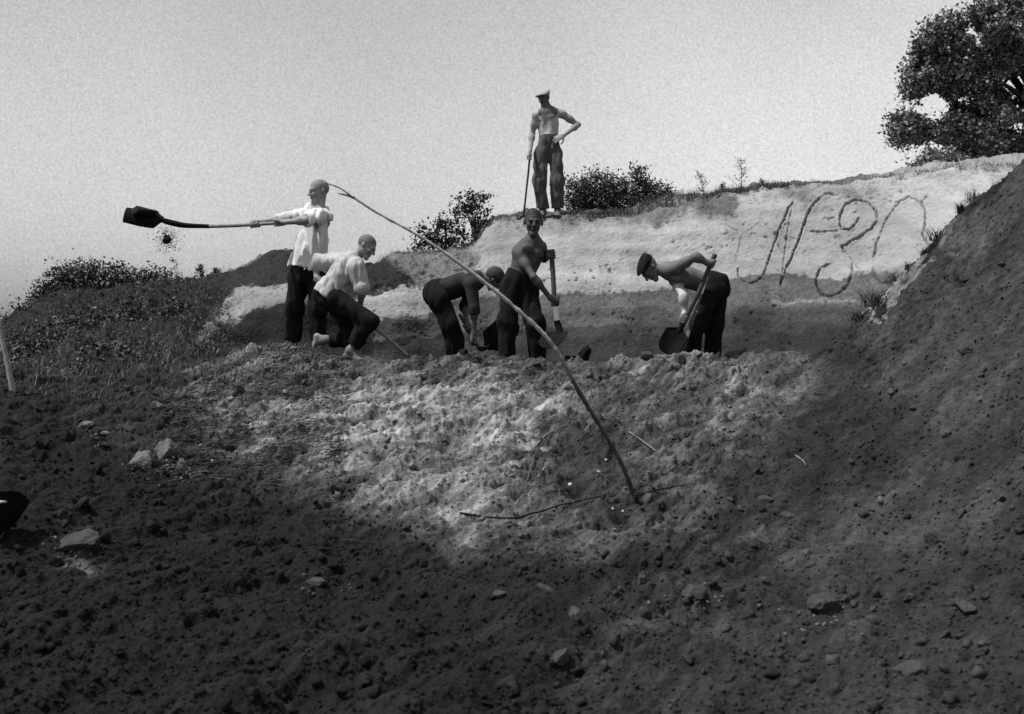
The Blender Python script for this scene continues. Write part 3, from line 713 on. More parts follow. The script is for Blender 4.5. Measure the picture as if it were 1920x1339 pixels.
    if o.get('seat'): T.ell(J['pel']+np.array(o['seat'])*.05, (.13*s,)*3, .05)
    T.folds(o.get('fold', .03), 10, o.get('tdir', (1, 1, .4)), 2.*len(name_label), J['pel']+wv*.08, wv)
    T.plane(J['pel']+wv*(o.get('rise', .06)+.015), wv)
    Vt, Ft = T.mesh(); tr = mesh_obj('trousers', Vt, Ft, o['trousers'], parent=body)
    if 'belt' in o: pass
    if 'shirt' in o:
        Sh = Sdf(*bounds([J[k_] for k_ in ('neck', 'pel', 'shR', 'shL', 'elR', 'elL', 'wrR', 'wrL')]+[J['pel']+(J['pel']-J['neck'])*.25], .18), .0085)
        sw = o.get('sw', 1.)
        torso(Sh, J['neck']-wv*.01, J['pel'], front_, J['shR'], J['shL'], s, .02, o.get('w', 1.)*sw)
        hem = J['pel']-wv*o.get('hem', .0)
        Sh.cone(J['neck']*.45+J['pel']*.55, hem, .135*s*sw, o.get('hemr', .17)*s, .04, flat=(fl, .82), cut=True)
        for q in 'RL':
            el_ = J['el'+q]; sh_ = J['sh'+q]; wr_ = J['wr'+q]; sl_ = o.get('sleeve'+q, .3)
            swd = o.get('slv', 1.); Sh.cone(sh_, el_, .072*s*swd, .060*s*swd, .04, cut=sl_ <= 0)
            if sl_ > 0: Sh.cone(el_, el_+(wr_-el_)*sl_, .058*s*swd, .052*s*swd, .03, cut=True)
        Sh.plane(hem, -wv) 
        Sh.folds(o.get('sfold', .012), 7.5, o.get('sdir', (1, 1, .38)), 5.+len(name_label))
        cp = J['neck']+wv*.012+fl*.004; cr = np.cross(fl, wv)          # collar and rolled cuffs
        ring = [cp+(.060*s)*(cr*math.cos(t_)+fl*math.sin(t_)*.95)+wv*(.014-.022*max(0, math.sin(t_))) for t_ in np.linspace(math.radians(110), math.radians(430), 11)]
        nk = ring
        for q in 'RL':
            a_, b_ = J['sh'+q], J['el'+q]; sl_ = o.get('sleeve'+q, .3)
            if sl_ > 0: a_, b_ = J['el'+q], J['el'+q]+(J['wr'+q]-J['el'+q])*sl_
            dq = nrm(b_-a_); rq = (.055 if sl_ > 0 else .064)*s*o.get('slv', 1.)
            Sh.cone(b_-dq*.028, b_+dq*.006, rq+.007, rq+.009, .006, cut=True)
        # neck opening
        Sh.ell(J['neck']+wv*.05+fl*.02, (.07*s, .07*s, .06*s), .01, sub=True)
        for r0, r1 in zip(nk[:-1], nk[1:]): Sh.cone(r0, r1, .012*s, .012*s, .006)
        Vt, Ft = Sh.mesh(); mesh_obj('shirt', Vt, Ft, o['shirt'], parent=body)
    return body

# ------------------------------------------------------------------ tubes, blades, shovels
def spline(pts, n):
    pts = np.array(pts, float); m = len(pts)
    if m == 2: t = np.linspace(0, 1, n)[:, None]; return pts[0]*(1-t)+pts[1]*t
    d_ = np.concatenate([[0], np.cumsum(np.linalg.norm(np.diff(pts, axis=0), axis=1))]); d_ /= d_[-1]
    return pchip(d_, pts, np.linspace(0, 1, n))
def tube_geo(pts, radii, n=None, k=10, rnd=0., knots=0.):
    n = n or max(8, 4*len(pts)); C = spline(pts, n); m = len(radii)
    R = np.interp(np.linspace(0, 1, n), np.linspace(0, 1, m), radii)
    if knots: R = R*(1+knots*np.clip(pn(np.linspace(0, 60, n), np.zeros(n)), -.3, 1))
    T = np.gradient(C, axis=0); T /= np.linalg.norm(T, axis=1)[:, None]+1e-12
    ref = np.array([0, 0, 1.]) if abs(T[0][2]) < .9 else np.array([1., 0, 0])
    A = np.cross(T, ref); A /= np.linalg.norm(A, axis=1)[:, None]+1e-12; Bn = np.cross(T, A)
    th = np.arange(k)*2*math.pi/k
    jit = 1+rnd*RNG.uniform(-1, 1, (n, k))
    V = C[:, None]+(A[:, None]*np.cos(th)[None, :, None]+Bn[:, None]*np.sin(th)[None, :, None])*(R[:, None]*jit)[..., None]
    V = V.reshape(-1, 3); i = np.arange(n-1)[:, None]*k; j = np.arange(k)[None]; j2 = (j+1) % k
    F = np.stack([i+j, i+j2, i+k+j2, i+k+j], -1).reshape(-1, 4)
    c0 = len(V); V = np.concatenate([V, C[:1]-T[:1]*R[0]*.3, C[-1:]+T[-1:]*R[-1]*.3]); jj = np.arange(k)
    F0 = np.stack([jj, np.full(k, c0), np.full(k, c0), (jj+1) % k], -1)
    # caps as triangles written as quads are not allowed: split ring pairs
    e = jj[::2]; F0 = np.stack([np.full(len(e), c0), (e+2) % k, (e+1) % k, e], -1)
    b0 = (n-1)*k; F1 = np.stack([np.full(len(e), c0+1), b0+e, b0+(e+1) % k, b0+(e+2) % k], -1)
    return V, np.concatenate([F, F0, F1])
def join(gs):
    Vs, Fs, o_ = [], [], 0
    for V, F in gs: Vs.append(V); Fs.append(np.asarray(F)+o_); o_ += len(V)
    return np.concatenate(Vs), np.concatenate(Fs)
def blade_geo(neck, d, wdir, Ln, W, scoop=.03, th=.004, tip='round'):
    d = nrm(d); wdir = nrm(wdir-np.dot(wdir, d)*d); n = np.cross(d, wdir); nu, nv = 22, 17
    u = np.linspace(0, 1, nu)[:, None]; v = np.linspace(-1, 1, nv)[None]
    wid = W/2*(.30+.70*sstep(0, .24, u))
    if tip == 'round': wid = wid*np.sqrt(np.clip(1-np.clip((u-.62)/.42, 0, 1)**2.4, 0, 1))
    else: wid = wid*(1-.10*sstep(.5, 1, u))
    off = scoop*(v**2)*np.minimum(1, wid/(W/2))-scoop*.7*(u-.4)**2
    cen = neck[None, None]+d*(u*Ln)[..., None]+wdir*(v*wid)[..., None]+n*(off)[..., None]
    V = np.concatenate([(cen+n*th).reshape(-1, 3), (cen-n*th).reshape(-1, 3)])
    I = np.arange(nu*nv).reshape(nu, nv); q = np.stack([I[:-1, :-1], I[1:, :-1], I[1:, 1:], I[:-1, 1:]], -1).reshape(-1, 4)
    m = nu*nv; edges = []
    ring = list(I[0, :])+list(I[1:, -1])+list(I[-1, ::-1][1:])+list(I[::-1, 0][1:-1])
    for a, b in zip(ring, ring[1:]+ring[:1]): edges.append((a, b, b+m, a+m))
    return V, np.concatenate([q, q[:, ::-1]+m, np.array(edges)])
def shovel(label, hp, hr, neck, d, wdir, Ln, W, hmat=None, scoop=.03, sock=.16, tip='round', extra=None, sp=None, th=.004, group='shovels used by the diggers'):
    root = empty('shovel', hp[-1]); tag(root, label, 'shovel', group)
    V, F = tube_geo(hp, hr, 40, 10, .04); mesh_obj('handle', V, F, hmat or M['wood'], parent=root)
    neck = np.array(neck, float); d = nrm(d)
    V, F = blade_geo(neck, d, wdir, Ln, W, scoop, th=th, tip=tip); bl = mesh_obj('blade', V, F, M['iron'], parent=root)
    e = np.array(hp[-1], float)
    V, F = tube_geo([e+nrm(np.array(hp[-2])-e)*sock, e, neck, neck+d*Ln*.28], [hr[-1]*1.25, hr[-1]*1.3, hr[-1]*1.1, .004], 14, 10)
    if sp: V, F = tube_geo(*sp, 24, 10)
    mesh_obj('socket', V, F, M['iron'], parent=root)
    if extra: extra(root)
    return root

def rock_mesh(seed, sub=3, sq=(1, .8, .55), amp=.35, freq=1.6, mat=None, name='clod'):
    bm = bmesh.new(); bmesh.ops.create_icosphere(bm, subdivisions=sub, radius=1)
    V = np.array([v_.co[:] for v_ in bm.verts]); F = np.array([[v_.index for v_ in f_.verts] for f_ in bm.faces]); bm.free()
    a = V*freq+seed*7.7
    n = fbm(a[:, 0], a[:, 1], a[:, 2], 1., 3, .5)
    rng = np.random.default_rng(seed)
    R = 1+amp*n
    V = V*R[:, None]
    for _ in range(16):                                 # chip flat facets
        q = nrm(rng.normal(size=3)); dd = V@q; k_ = rng.uniform(.55, .85); V = V-np.outer(np.clip(dd-k_, 0, None)*.95, q)
    V = V*(1+.10*fbm(V[:, 0]+seed, V[:, 1], V[:, 2], 2.6, 4, .6)+.03*fbm(V[:, 0], V[:, 1], V[:, 2], 11., 2, .6))[:, None]
    return V*np.array(sq), F
# ------------------------------------------------------------------ people
def J_(Y, **k): return {a: P(b[0], b[1], Y+(b[2] if len(b) > 2 else 0)) for a, b in k.items()}
def toneA(V, t, J):
    t = t.copy(); t[V[:, 2] < J['anL'][2]+.03] = .02; return t
# A: man in the pale loose shirt, swinging a shovel
YA = 12.4
jA = J_(YA, head=(598, 359), neck=(598, 395), pel=(574, 507), shR=(562, 405, .12), shL=(610, 405, -.08), elL=(574, 413, -.30), wrL=(533, 417, -.24),
        elR=(530, 412, .0), wrR=(490, 417, -.16), hpR=(561, 522, .05), knR=(552, 580, .0), anR=(548, 640, .04), heR=(551, 648, .08), toR=(540, 652, -.16),
        hpL=(592, 522, -.03), knL=(596, 580, -.06), anL=(597, 640, -.02), heL=(600, 649, .02), toL=(594, 654, -.22))
shA = [P(562, 412, YA-.20), P(521, 418, YA-.21), P(477, 421, YA-.21), P(440, 423, YA-.21), P(388, 424.5, YA-.22)]
person('man in a loose white shirt swinging a long shovel out to the left', jA, dict(front=(-.45, -.88, 0), hf=(-.80, -.58, -.12), hu=(-.05, 0, 1), hs=1.1,
    skin=.2, w=1.0, gripL=(P(521, 418, YA-.21), shA[0]-shA[2], .018), gripR=(P(477, 421, YA-.21), shA[0]-shA[2], .018),
    crop=.15, trousers=M['cloth_dark'], shirt=M['cloth_white'], leg=(.105, .098, .092), hem=.0, hemr=.215, sw=1.2, slv=1.02, sleeveL=.0, sleeveR=.25, sfold=.046, sdir=(1.5, 1.5, .26), tonef=toneA, cuffR=.98, cuffL=.98, rise=.1))
shovel('long shovel held out level to the left by the man in the white shirt', shA, [.016, .018, .018, .02], P(306, 411, YA-.23), (-1, -.06, .15), (.16, .5, .8), .38, .195, scoop=.04, tip='square', th=.009,
    sp=([P(392, 424.5, YA-.22), P(350, 423, YA-.22), P(318, 417, YA-.23), P(290, 408, YA-.23)], [.021, .022, .026, .03, .03, .01]))

cL = P(268, 402, YA-.26); V, F = rock_mesh(501, 4, (.15, .085, .055), .55, 1.8)
ld = mesh_obj('earth_load', V+cL+np.array([0, -.02, .03]), F, M['clod_dark'], origin=cL); tag(ld, 'dark heap of earth carried on the swung shovel blade', 'earth')
def toneB(V, t, J):
    t = t.copy(); t[V[:, 2] < J['anL'][2]+.04] = .11; return t
# B: crouching youth in the pale shirt
YB = 11.5
hB = [P(594, 523, YB+.16), P(672, 589, YB+.14), P(708, 618, YB+.12), P(766, 668, YB+.05)]
jB = J_(YB, head=(687, 462, -.02), neck=(663, 490), pel=(622, 550), shR=(668, 500, -.16), shL=(640, 489, .16), elR=(679, 541, -.16), wrR=(675, 578, .02),
        elL=(592, 492, .20), wrL=(594, 520, .20), hpR=(627, 562, -.09), hpL=(625, 562, .08), knR=(693, 603, -.16), anR=(656, 657, -.12), heR=(650, 668, -.1), toR=(690, 680, -.17),
        knL=(668, 638, .12), anL=(612, 637, .20), heL=(594, 632, .22), toL=(588, 656, .2))
person('barefoot crop-haired youth in a pale shirt, crouching low with rolled sleeves', jB, dict(front=(.74, -.35, -.56), hf=(.80, -.24, -.55), hu=(.5, 0, .86), hs=.98, s=.95,
    skin=.2, w=.95, gripR=(P(672, 589, YB+.13), hB[1]-hB[0], .018), gripL=(P(597, 526, YB+.16), hB[1]-hB[0], .018), crop=.085, tonef=toneB,
    trousers=M['cloth_dark'], shirt=M['cloth_linen'], leg=(.105, .085, .072), hem=.06, hemr=.205, sleeveR=.05, sleeveL=.0, cuffR=.86, cuffL=.86, footupL=(-.9, 0, .3), seat=(-.8, 0, -.3), sfold=.024, sdir=(1.9, 1.9, .55), sw=1.22, slv=1.3,
    ))
rt = empty('shovel', hB[-1]); tag(rt, 'shovel whose bare round handle slants from the crouching youth into the soil', 'shovel', 'shovels used by the diggers')
V, F = tube_geo(hB, [.018, .018, .017, .017], 40, 10, .04); mesh_obj('handle', V, F, M['wood'], parent=rt)
V, F = blade_geo(hB[-1]+np.array([.0, 0, .0]), (.75, .1, -.66), (.1, 1, .1), .26, .2); mesh_obj('blade', V, F, M['iron'], parent=rt)

# C: dark-shirted digger bent double
YC = 12.3
jC = J_(YC, head=(926, 522, -.02), neck=(898, 521), pel=(824, 548), shR=(884, 533, -.16), shL=(888, 533, .16), elR=(889, 578, -.19), wrR=(889, 624, -.14),
        elL=(872, 574, .12), wrL=(874, 600, .02), hpR=(824, 560, -.09), hpL=(826, 560, .09), knR=(846, 606, -.1), knL=(850, 606, .12), anR=(856, 680, -.06), anL=(855, 680, .14),
        heR=(851, 695, -.06), toR=(892, 702, -.1), heL=(850, 694, .14), toL=(892, 700, .1))
hC = [P(862, 590, YC+.02), P(877, 616, YC-.02), P(888, 638, YC-.1), P(900, 655, YC-.12)]
person('bent-over digger in a dark shirt reaching down to the ground', jC, dict(front=(.2, -.22, -.95), hf=(.55, .25, -.8), hu=(.85, -.1, .5), hs=.98, s=.95,
    skin=.09, gripL=(P(876, 614, YC-.02), hC[1]-hC[0], .018), gripR=(P(887, 640, YC-.1), hC[2]-hC[1], .018), hairt=.01,
    trousers=M['cloth_dark'], shirt=M['cloth_shirt_dark'], leg=(.125, .112, .088), hem=-.03, hemr=.15, sleeveR=.2, sleeveL=.2, seat=(-.9, 0, .1)))
shovel('shovel of the bent dark-shirted digger, its broad black blade standing behind the bare-chested boy', hC, [.016, .017, .018, .018], P(912, 652, YC-.05), (.72, .1, .68), (.62, .1, -.7), .40, .27, hmat=M['wood_dark'], sock=.02, scoop=.05)

# D: boy looking at the camera
YD = 11.15
hD = [P(1032, 472, YD-.02), P(1035, 490, YD-.03), P(1040, 566, YD-.1), P(1044.5, 603, YD-.13)]
hD2 = [P(1041.6, 576, YD-.11), P(1043, 590, YD-.12), P(1044.5, 604, YD-.13)]
jD = J_(YD, head=(1000, 417, -.02), neck=(1001, 455), pel=(974, 522), shR=(970, 472, -.02), shL=(1014, 463, .08), elR=(1001, 520, -.2), wrR=(1031, 558, -.16),
        elL=(1020, 486, .24), wrL=(1027, 474, .04), hpR=(960, 540, -.01), hpL=(987, 540, .02), knR=(951, 605, -.04), knL=(1003, 606, -.08), anR=(949, 690, .0), anL=(1010, 696, .0),
        heR=(949, 703, .05), toR=(944, 710, -.17), heL=(1011, 706, .05), toL=(1010, 713, -.18))
person('bare-chested boy with cropped hair looking at the camera, holding an upright shovel', jD, dict(front=(.30, -.93, -.15), hf=(.06, -1, -.12), hu=(.05, 0, 1), hs=1.12, s=.93,
    skin=.048, w=1.0, gripR=(P(1040, 566, YD-.1), hD[1]-hD[2], .022), gripL=(P(1034, 478, YD-.02), hD[0]-hD[1], .022), crop=.012,
    trousers=M['cloth_dark'], leg=(.102, .092, .088), rise=.04, armw=.9))
def pale(root):
    V, F = tube_geo(hD2, [.027, .0265, .026], 20, 10, .02); mesh_obj('grip_sleeve', V, F, M['wood_pale'], parent=root)
shovel('upright shovel with a whitened lower handle held by the bare-chested boy', hD, [.023, .023, .023, .024], P(1050, 622, YD-.17), (-.42, -.70, -.56), (.88, -.46, .05), .26, .24, hmat=M['wood_dark'], sock=.005, extra=pale)

# E: man in the dark cap bent over
YE = 11.6
hE = [P(1341, 477, YE-.24), P(1332, 497, YE-.24), P(1310, 548, YE-.26), P(1284, 600, YE-.24)]
jE = J_(YE, head=(1218, 503), neck=(1250, 507), pel=(1335, 536), shR=(1266, 503, -.15), shL=(1262, 516, .15), elR=(1304, 481, -.30), wrR=(1326, 493, -.27),
        elL=(1281, 555, -.20), wrL=(1284, 586, -.2), hpR=(1330, 552, -.07), hpL=(1340, 550, .1), knR=(1300, 610, -.14), knL=(1338, 612, .06), anR=(1294, 690, -.04), anL=(1337, 690, .1),
        heR=(1297, 702, .0), toR=(1270, 708, -.14), heL=(1340, 700, .12), toL=(1305, 706, .02))
def toneE(V, t, J):  # sunlight on the far arm painted in as paler skin
    t = t.copy()
    for a_, b_ in (('shL', 'elL'), ('elL', 'wrL')):
        e = J[b_]-J[a_]; u = np.clip(((V-J[a_])@e)/(e@e), .12 if a_ == 'shL' else 0, 1.02); t[np.linalg.norm(V-J[a_]-u[:, None]*e, axis=1) < .052] = .30
    return t
person('bare-backed man in a dark flat cap bent over a shovel', jE, dict(front=(-.3, -.2, -.93), hf=(-.42, -.2, -.88), hu=(-.85, -.1, .5), hs=1.06, s=1.,
    skin=.10, tonef=toneE, gripR=(P(1334, 493, YE-.24), hE[0]-hE[1], .019), gripL=(P(1283, 599, YE-.24), hE[2]-hE[3], .019), hair=False, cap=M['cap_dark'],
    trousers=M['cloth_dark'], leg=(.115, .098, .078), seat=(.9, 0, -.1), rise=.06))
shovel('shovel with a rounded black blade held slanting by the man in the dark cap', hE, [.024, .022, .021, .022], P(1276, 616, YE-.24), (-.5, -.1, -.85), (.85, -.25, -.45), .27, .235, hmat=M['wood_dark'], sock=.05)

# F: bare-chested man standing on top of the bank
YF = 16.95
jF = J_(YF, head=(1020, 184), neck=(1027, 211), pel=(1029, 262), shR=(1006, 215, -.02), shL=(1051, 212, .03), elR=(998, 251, .04), wrR=(994, 283, -.10),
        elL=(1084, 234, .10), wrL=(1057, 254, -.1), hpR=(1016, 288), hpL=(1041, 288), knR=(1012, 340, -.03), knL=(1045, 340, -.03), anR=(1018, 394, .02), anL=(1045, 394, .02),
        heR=(1020, 400, .07), toR=(1013, 403, -.15), heL=(1047, 400, .07), toL=(1044, 403, -.16))
def toneF(V, t, J):
    t = t.copy(); dn = V-J['neck']; r = np.sqrt((dn[:, 0]/1.15)**2+(dn[:, 2]+.0)**2); m = (r < .118) & (V[:, 1] < J['neck'][1]+.2) | (V[:, 2] > J['neck'][2]+.045)
    t[m] = .07; far = np.abs(dn[:, 0]-.0) > .19; t[far & (V[:, 2] < J['neck'][2])] = .2; t[V[:, 2] < J['anL'][2]+.05] = .09; return t
stF = [P(994, 289, YF-.14), P(991, 320, YF-.12), P(985, 375, YF-.06), P(982, 404, YF-.02)]
person('bare-chested man in a pale flat cap standing on the bank, hand on hip', jF, dict(front=(-.25, -.97, 0), hf=(-.52, -.78, -.32), hu=(-.2, -.15, 1), hs=1.0, s=1.0,
    skin=.27, tonef=toneF, gripR=(P(993.5, 294, YF-.14), stF[0]-stF[1], .014), openL=((-.8, -.25, -.42), (.1, -.9, .3), (.4, -.3, -.9)), hair=False, cap=M['cap_light'],
    trousers=M['cloth_worn'], leg=(.104, .100, .094), rise=.05, fold=.034, w=1.06, tw=.92, hipk=.025, curl=.2))
sk = empty('shovel', stF[-1]); tag(sk, 'thin dark handle of a shovel planted on the bank by the standing man', 'shovel', 'shovels used by the diggers')
V, F = tube_geo([P(994.5, 286, YF-.14)]+stF, [.014, .014, .013, .015], 30, 8, .04); mesh_obj('handle', V, F, M['wood_dark'], parent=sk)
V, F = blade_geo(stF[-1], (-.1, .3, -1), (1, .1, 0), .24, .2); mesh_obj('blade', V, F, M['iron'], parent=sk)

# ------------------------------------------------------------------ long pole, stake
gp, _ = on_ground(1186, 941)
YP = gp[1]
pp = [(607, 342), (632, 351), (665, 371), (700, 394), (790, 446), (880, 507), (960, 571), (1030, 641), (1090, 740), (1140, 823), (1170, 884), (1187, 936)]
pole = empty('pole', gp); tag(pole, 'long thin crooked peeled pole leaning from the dark slope across the diggers', 'pole')
pts = [P(x+(1.6 if i % 3 == 1 else -1.2)*(i not in (0, len(pp)-1)), y, YP-.55*(1-i/(len(pp)-1))) for i, (x, y) in enumerate(pp)]+[gp-np.array([-.01, 0, .12])]
V, F = tube_geo(pts, [.003, .006, .007, .008, .010, .011, .011, .0115, .012, .0125, .0125, .013, .013], 140, 10, .08, .9); mesh_obj('stem', V, F, M['bark_pole'], parent=pole, tone=.05+.27*sstep(pts[7][2]-.30, pts[7][2]+.10, V[:, 2]))
V, F = tube_geo([P(664, 371, YP-.45), P(650, 366, YP-.46), P(634, 363, YP-.47)], [.008, .006, .003], 8, 8, .1); mesh_obj('branch_stub', V, F, M['bark_pole'], parent=pole, tone=np.full(len(V), .12))
V, F = tube_geo([P(1066, 700, YP-.16), P(1060, 705, YP-.17), P(1054, 720, YP-.18)], [.006, .005, .003], 8, 8, .1); mesh_obj('branch_stub', V, F, M['bark_pole'], parent=pole, tone=np.full(len(V), .12))
g2, _ = on_ground(24, 733)
st = mesh_obj('stake', *tube_geo([P(-3, 600, g2[1]), P(5, 640, g2[1]), P(14, 680, g2[1]), P(25, 737, g2[1])], [.018, .018, .02, .022], 24, 10, .08), M['birch'], origin=g2)
tag(st, 'pale crooked stake leaning at the far left edge', 'stake')

# ------------------------------------------------------------------ clods, stones
def rot(rng, tilt=.5):
    e = Matrix.Rotation(rng.uniform(0, 6.28), 3, 'Z') @ Matrix.Rotation(rng.uniform(-tilt, tilt), 3, 'X') @ Matrix.Rotation(rng.uniform(-tilt, tilt), 3, 'Y')
    return np.array(e)
def place_rock(px, py, wpx, label, mat, seed, sq=(1, .8, .6), sub=5, name='clod', cat='clod', group=None, back=False, sink=.55, tilt=.3, amp=.35):
    p, n = on_ground(px, py, back); s = wpx/2/FPX*p[1]
    V, F = rock_mesh(seed, sub, sq, amp); rng = np.random.default_rng(seed); V = (V@rot(rng, tilt).T)*s
    q = nrm(n); p = p+q*s*sq[2]*(1-sink)*.45
    o = mesh_obj(name, V+p, F, mat, origin=p); tag(o, label, cat, group); return o
RK = [
 (262, 872, 84, 'pale squared block lying at the edge of the shaded hollow', 'stone_pale', (1, .7, .45), 'stone', 'stone'),
 (312, 856, 74, 'crumpled pale lump standing beside the squared block', 'stone_pale', (.8, .7, .75), 'stone', 'stone'),
 (342, 880, 44, 'narrow pale lump right of the crumpled pale lump', 'stone_pale', (.6, .6, .9), 'stone', 'stone'),
 (297, 768, 52, 'whitish flat stone alone on the dark left slope', 'stone_pale', (1, .6, .4), 'stone', 'stone'),
 (196, 818, 30, 'small rounded pale stone near the left hollow', 'stone_pale', (1, .7, .5), 'stone', 'stone'),
 (164, 800, 36, 'small pale stone highest of those by the left hollow', 'stone_pale', (1, .7, .5), 'stone', 'stone'),
 (375, 838, 7, 'tiny bright white pebble on the twiggy left slope', 'stone_white', (1, .8, .8), 'pebble', 'pebble'),
 (397, 866, 7, 'tiny white pebble below the other bright one on the left slope', 'stone_white', (1, .8, .8), 'pebble', 'pebble'),
 (1068, 910, 12, 'brightest white pebble left of the foot of the long pole', 'stone_white', (1, .8, .8), 'pebble', 'pebble'),
 (1121, 886, 13, 'flat white pebble above the foot of the long pole', 'stone_white', (1, .6, .6), 'pebble', 'pebble'),
 (1136, 864, 8, 'small white pebble uppermost beside the lower pole', 'stone_white', (1, .8, .8), 'pebble', 'pebble'),
 (1149, 956, 8, 'small white pebble just below the pole foot', 'stone_white', (1, .8, .8), 'pebble', 'pebble'),
 (1168, 960, 8, 'small white pebble right of the one below the pole foot', 'stone_white', (1, .8, .8), 'pebble', 'pebble'),
 (1153, 995, 9, 'small dull white pebble lowest under the pole foot', 'stone_pale', (1, .8, .8), 'pebble', 'pebble'),
 (145, 1018, 96, 'large low pale clod in the dark lower left', 'clod', (1, .8, .3), 'clod', 'clod'),
 (596, 1096, 62, 'broad pale-topped clod in the dark lower middle left', 'clod', (1, .7, .45), 'clod', 'clod'),
 (568, 1218, 44, 'rounded dark clod near the bottom, left of the middle', 'clod_dark', (1, .8, .7), 'clod', 'clod'),
 (686, 1284, 60, 'flattish dark clod close to the bottom edge', 'clod_dark', (1, .7, .5), 'clod', 'clod'),
 (934, 1120, 34, 'small sharp-edged wedge of earth in the lower middle', 'clod', (1, .7, .5), 'clod', 'clod'),
 (1025, 1108, 50, 'low rounded clod right of the sharp wedge', 'clod', (1, .6, .4), 'clod', 'clod'),
 (1076, 1152, 66, 'long flat slab of earth in the lower middle', 'clod', (1, .45, .3), 'clod', 'clod'),
 (1052, 1240, 48, 'rough lump below the long flat slab', 'clod', (1, .8, .6), 'clod', 'clod'),
 (952, 1290, 70, 'broad soft lump near the bottom centre', 'clod_dark', (1, .8, .5), 'clod', 'clod'),
 (1204, 1092, 44, 'upright clod right of the centre foreground', 'clod', (.8, .6, .8), 'clod', 'clod'),
 (1300, 1118, 70, 'large smooth pale clod with a shadow under its left end', 'clod', (1, .8, .5), 'clod', 'clod'),
 (1550, 1142, 78, 'biggest squared clod beside a dark hollow at lower right', 'clod', (1, .8, .7), 'clod', 'clod'),
 (1572, 1212, 48, 'block-shaped clod just below the biggest squared clod', 'clod', (.9, .8, .9), 'clod', 'clod'),
 (1752, 1012, 66, 'angular slab-like clod high on the right slope', 'clod', (1, .7, .55), 'clod', 'clod'),
 (1436, 938, 40, 'flat oval clod under the grey middle of the right slope', 'clod', (1, .6, .4), 'clod', 'clod'),
 (1475, 970, 34, 'small oval clod below right of the flat oval one', 'clod', (1, .7, .5), 'clod', 'clod'),
 (1526, 1028, 46, 'lens-shaped clod above the biggest squared clod', 'clod', (1, .6, .4), 'clod', 'clod'),
 (1432, 1092, 34, 'clod with a dark crevice left of the biggest squared clod', 'clod', (1, .7, .5), 'clod', 'clod'),
 (1704, 1124, 44, 'wedge-shaped clod midway down the lower right slope', 'clod', (1, .6, .5), 'clod', 'clod'),
 (1712, 1258, 74, 'wide cracked clod near the bottom right corner', 'clod', (1, .6, .4), 'clod', 'clod'),
 (1812, 1142, 60, 'low broad clod toward the right edge', 'clod', (1, .7, .4), 'clod', 'clod'),
 (1648, 930, 28, 'rounded clod on the upper right slope of crumbs', 'clod', (1, .8, .6), 'clod', 'clod'),
 (1826, 936, 30, 'small boat-shaped clod near the right edge', 'clod', (1, .6, .5), 'clod', 'clod'),
 (1810, 990, 22, 'round pebble-like clod right of the angular slab', 'clod', (1, .9, .8), 'clod', 'clod'),
 (1816, 524, 34, 'clod with a black underside near the top of the right heap', 'clod', (1, .6, .5), 'clod', 'clod'),
 (1880, 500, 20, 'small clod near the top right edge of the heap', 'clod', (1, .8, .6), 'clod', 'clod'),
 (1782, 668, 30, 'left clod of the two lying together high on the heap', 'clod', (1, .7, .6), 'clod', 'clod'),
 (1814, 658, 34, 'right clod of the two lying together high on the heap', 'clod', (1, .7, .6), 'clod', 'clod'),
 (1310, 667, 16, 'whitish stone on the crest below the man in the dark cap', 'stone_pale', (1, .8, .7), 'stone', 'stone'),
 (1213, 672, 34, 'rounded pale hump on the crest left of the capped man', 'clod', (1, .7, .7), 'clod', 'clod'),
 (1274, 680, 40, 'pale blocky clod just under the crest by the capped man', 'clod', (.8, .6, .9), 'clod', 'clod'),
 (956, 668, 22, 'small clod on the crest between the legs of the boy', 'clod', (1, .7, .8), 'clod', 'clod'),
 (870, 664, 24, 'dark clod on the crest below the bent dark-shirted digger', 'clod_dark', (1, .8, .7), 'clod', 'clod'),
 (548, 656, 22, 'pale clod on the crest at the foot of the white-shirted man', 'stone_pale', (1, .7, .6), 'clod', 'clod'),
 (1003, 684, 30, 'small mound of crumbs on the crest under the pole', 'clod', (1, .7, .5), 'clod', 'clod'),
]
for i, (px, py, wp, lab, m, sq, nm, ct) in enumerate(RK):
    place_rock(px, py, wp, lab, M[m], 20+i, sq, 5, nm, ct, {'stone': 'pale stones on the slope', 'pebble': 'white pebbles in the soil', 'clod': 'clods lying on the slope'}[ct])
# dark humps seen on the platform behind the crest
def hump(px, py, w_, h_, Y, label, seed, sharp=False):
    V, F = rock_mesh(seed, 4, (w_, w_*.7, h_), .2, 1.2); p = P(px, py, Y)
    if sharp: V[:, 0] += .35*np.clip(V[:, 2], 0, None)
    o = mesh_obj('earth_lump', V+p, F, M['black'], origin=p); tag(o, label, 'earth lump', 'dark lumps behind the crest')
hump(1385, 668, .12, .075, 10.95, 'smooth dark domed lump on the crest right of the capped man', 91)
hump(1094, 668, .06, .10, 10.98, 'dark pointed lump between the boy and the capped man', 92, True)
hump(1072, 672, .08, .035, 10.98, 'low dark lump left of the pointed one', 93)
# black thing cut by the left edge
p, n = on_ground(8, 1000); YL = p[1]
V, F = rock_mesh(77, 5, (1, .8, .8), .55, 1.3); s_ = 58/FPX*YL
c = P(-8, 950, YL-.1); V = V*s_*np.array([1, 1, 1.25])
bl = mesh_obj('dark_lump', V+c, F, M['black'], origin=c); tag(bl, 'black lumpy shape cut off by the left edge, with a pale glint', 'lump')
V, F = rock_mesh(78, 3, (1, .5, .3), .3); mesh_obj('glint_chip', V*.022+P(5, 941, YL-.1-s_*.8), F, M['stone_white'], parent=bl)  # white chip set in to draw the lump's glint
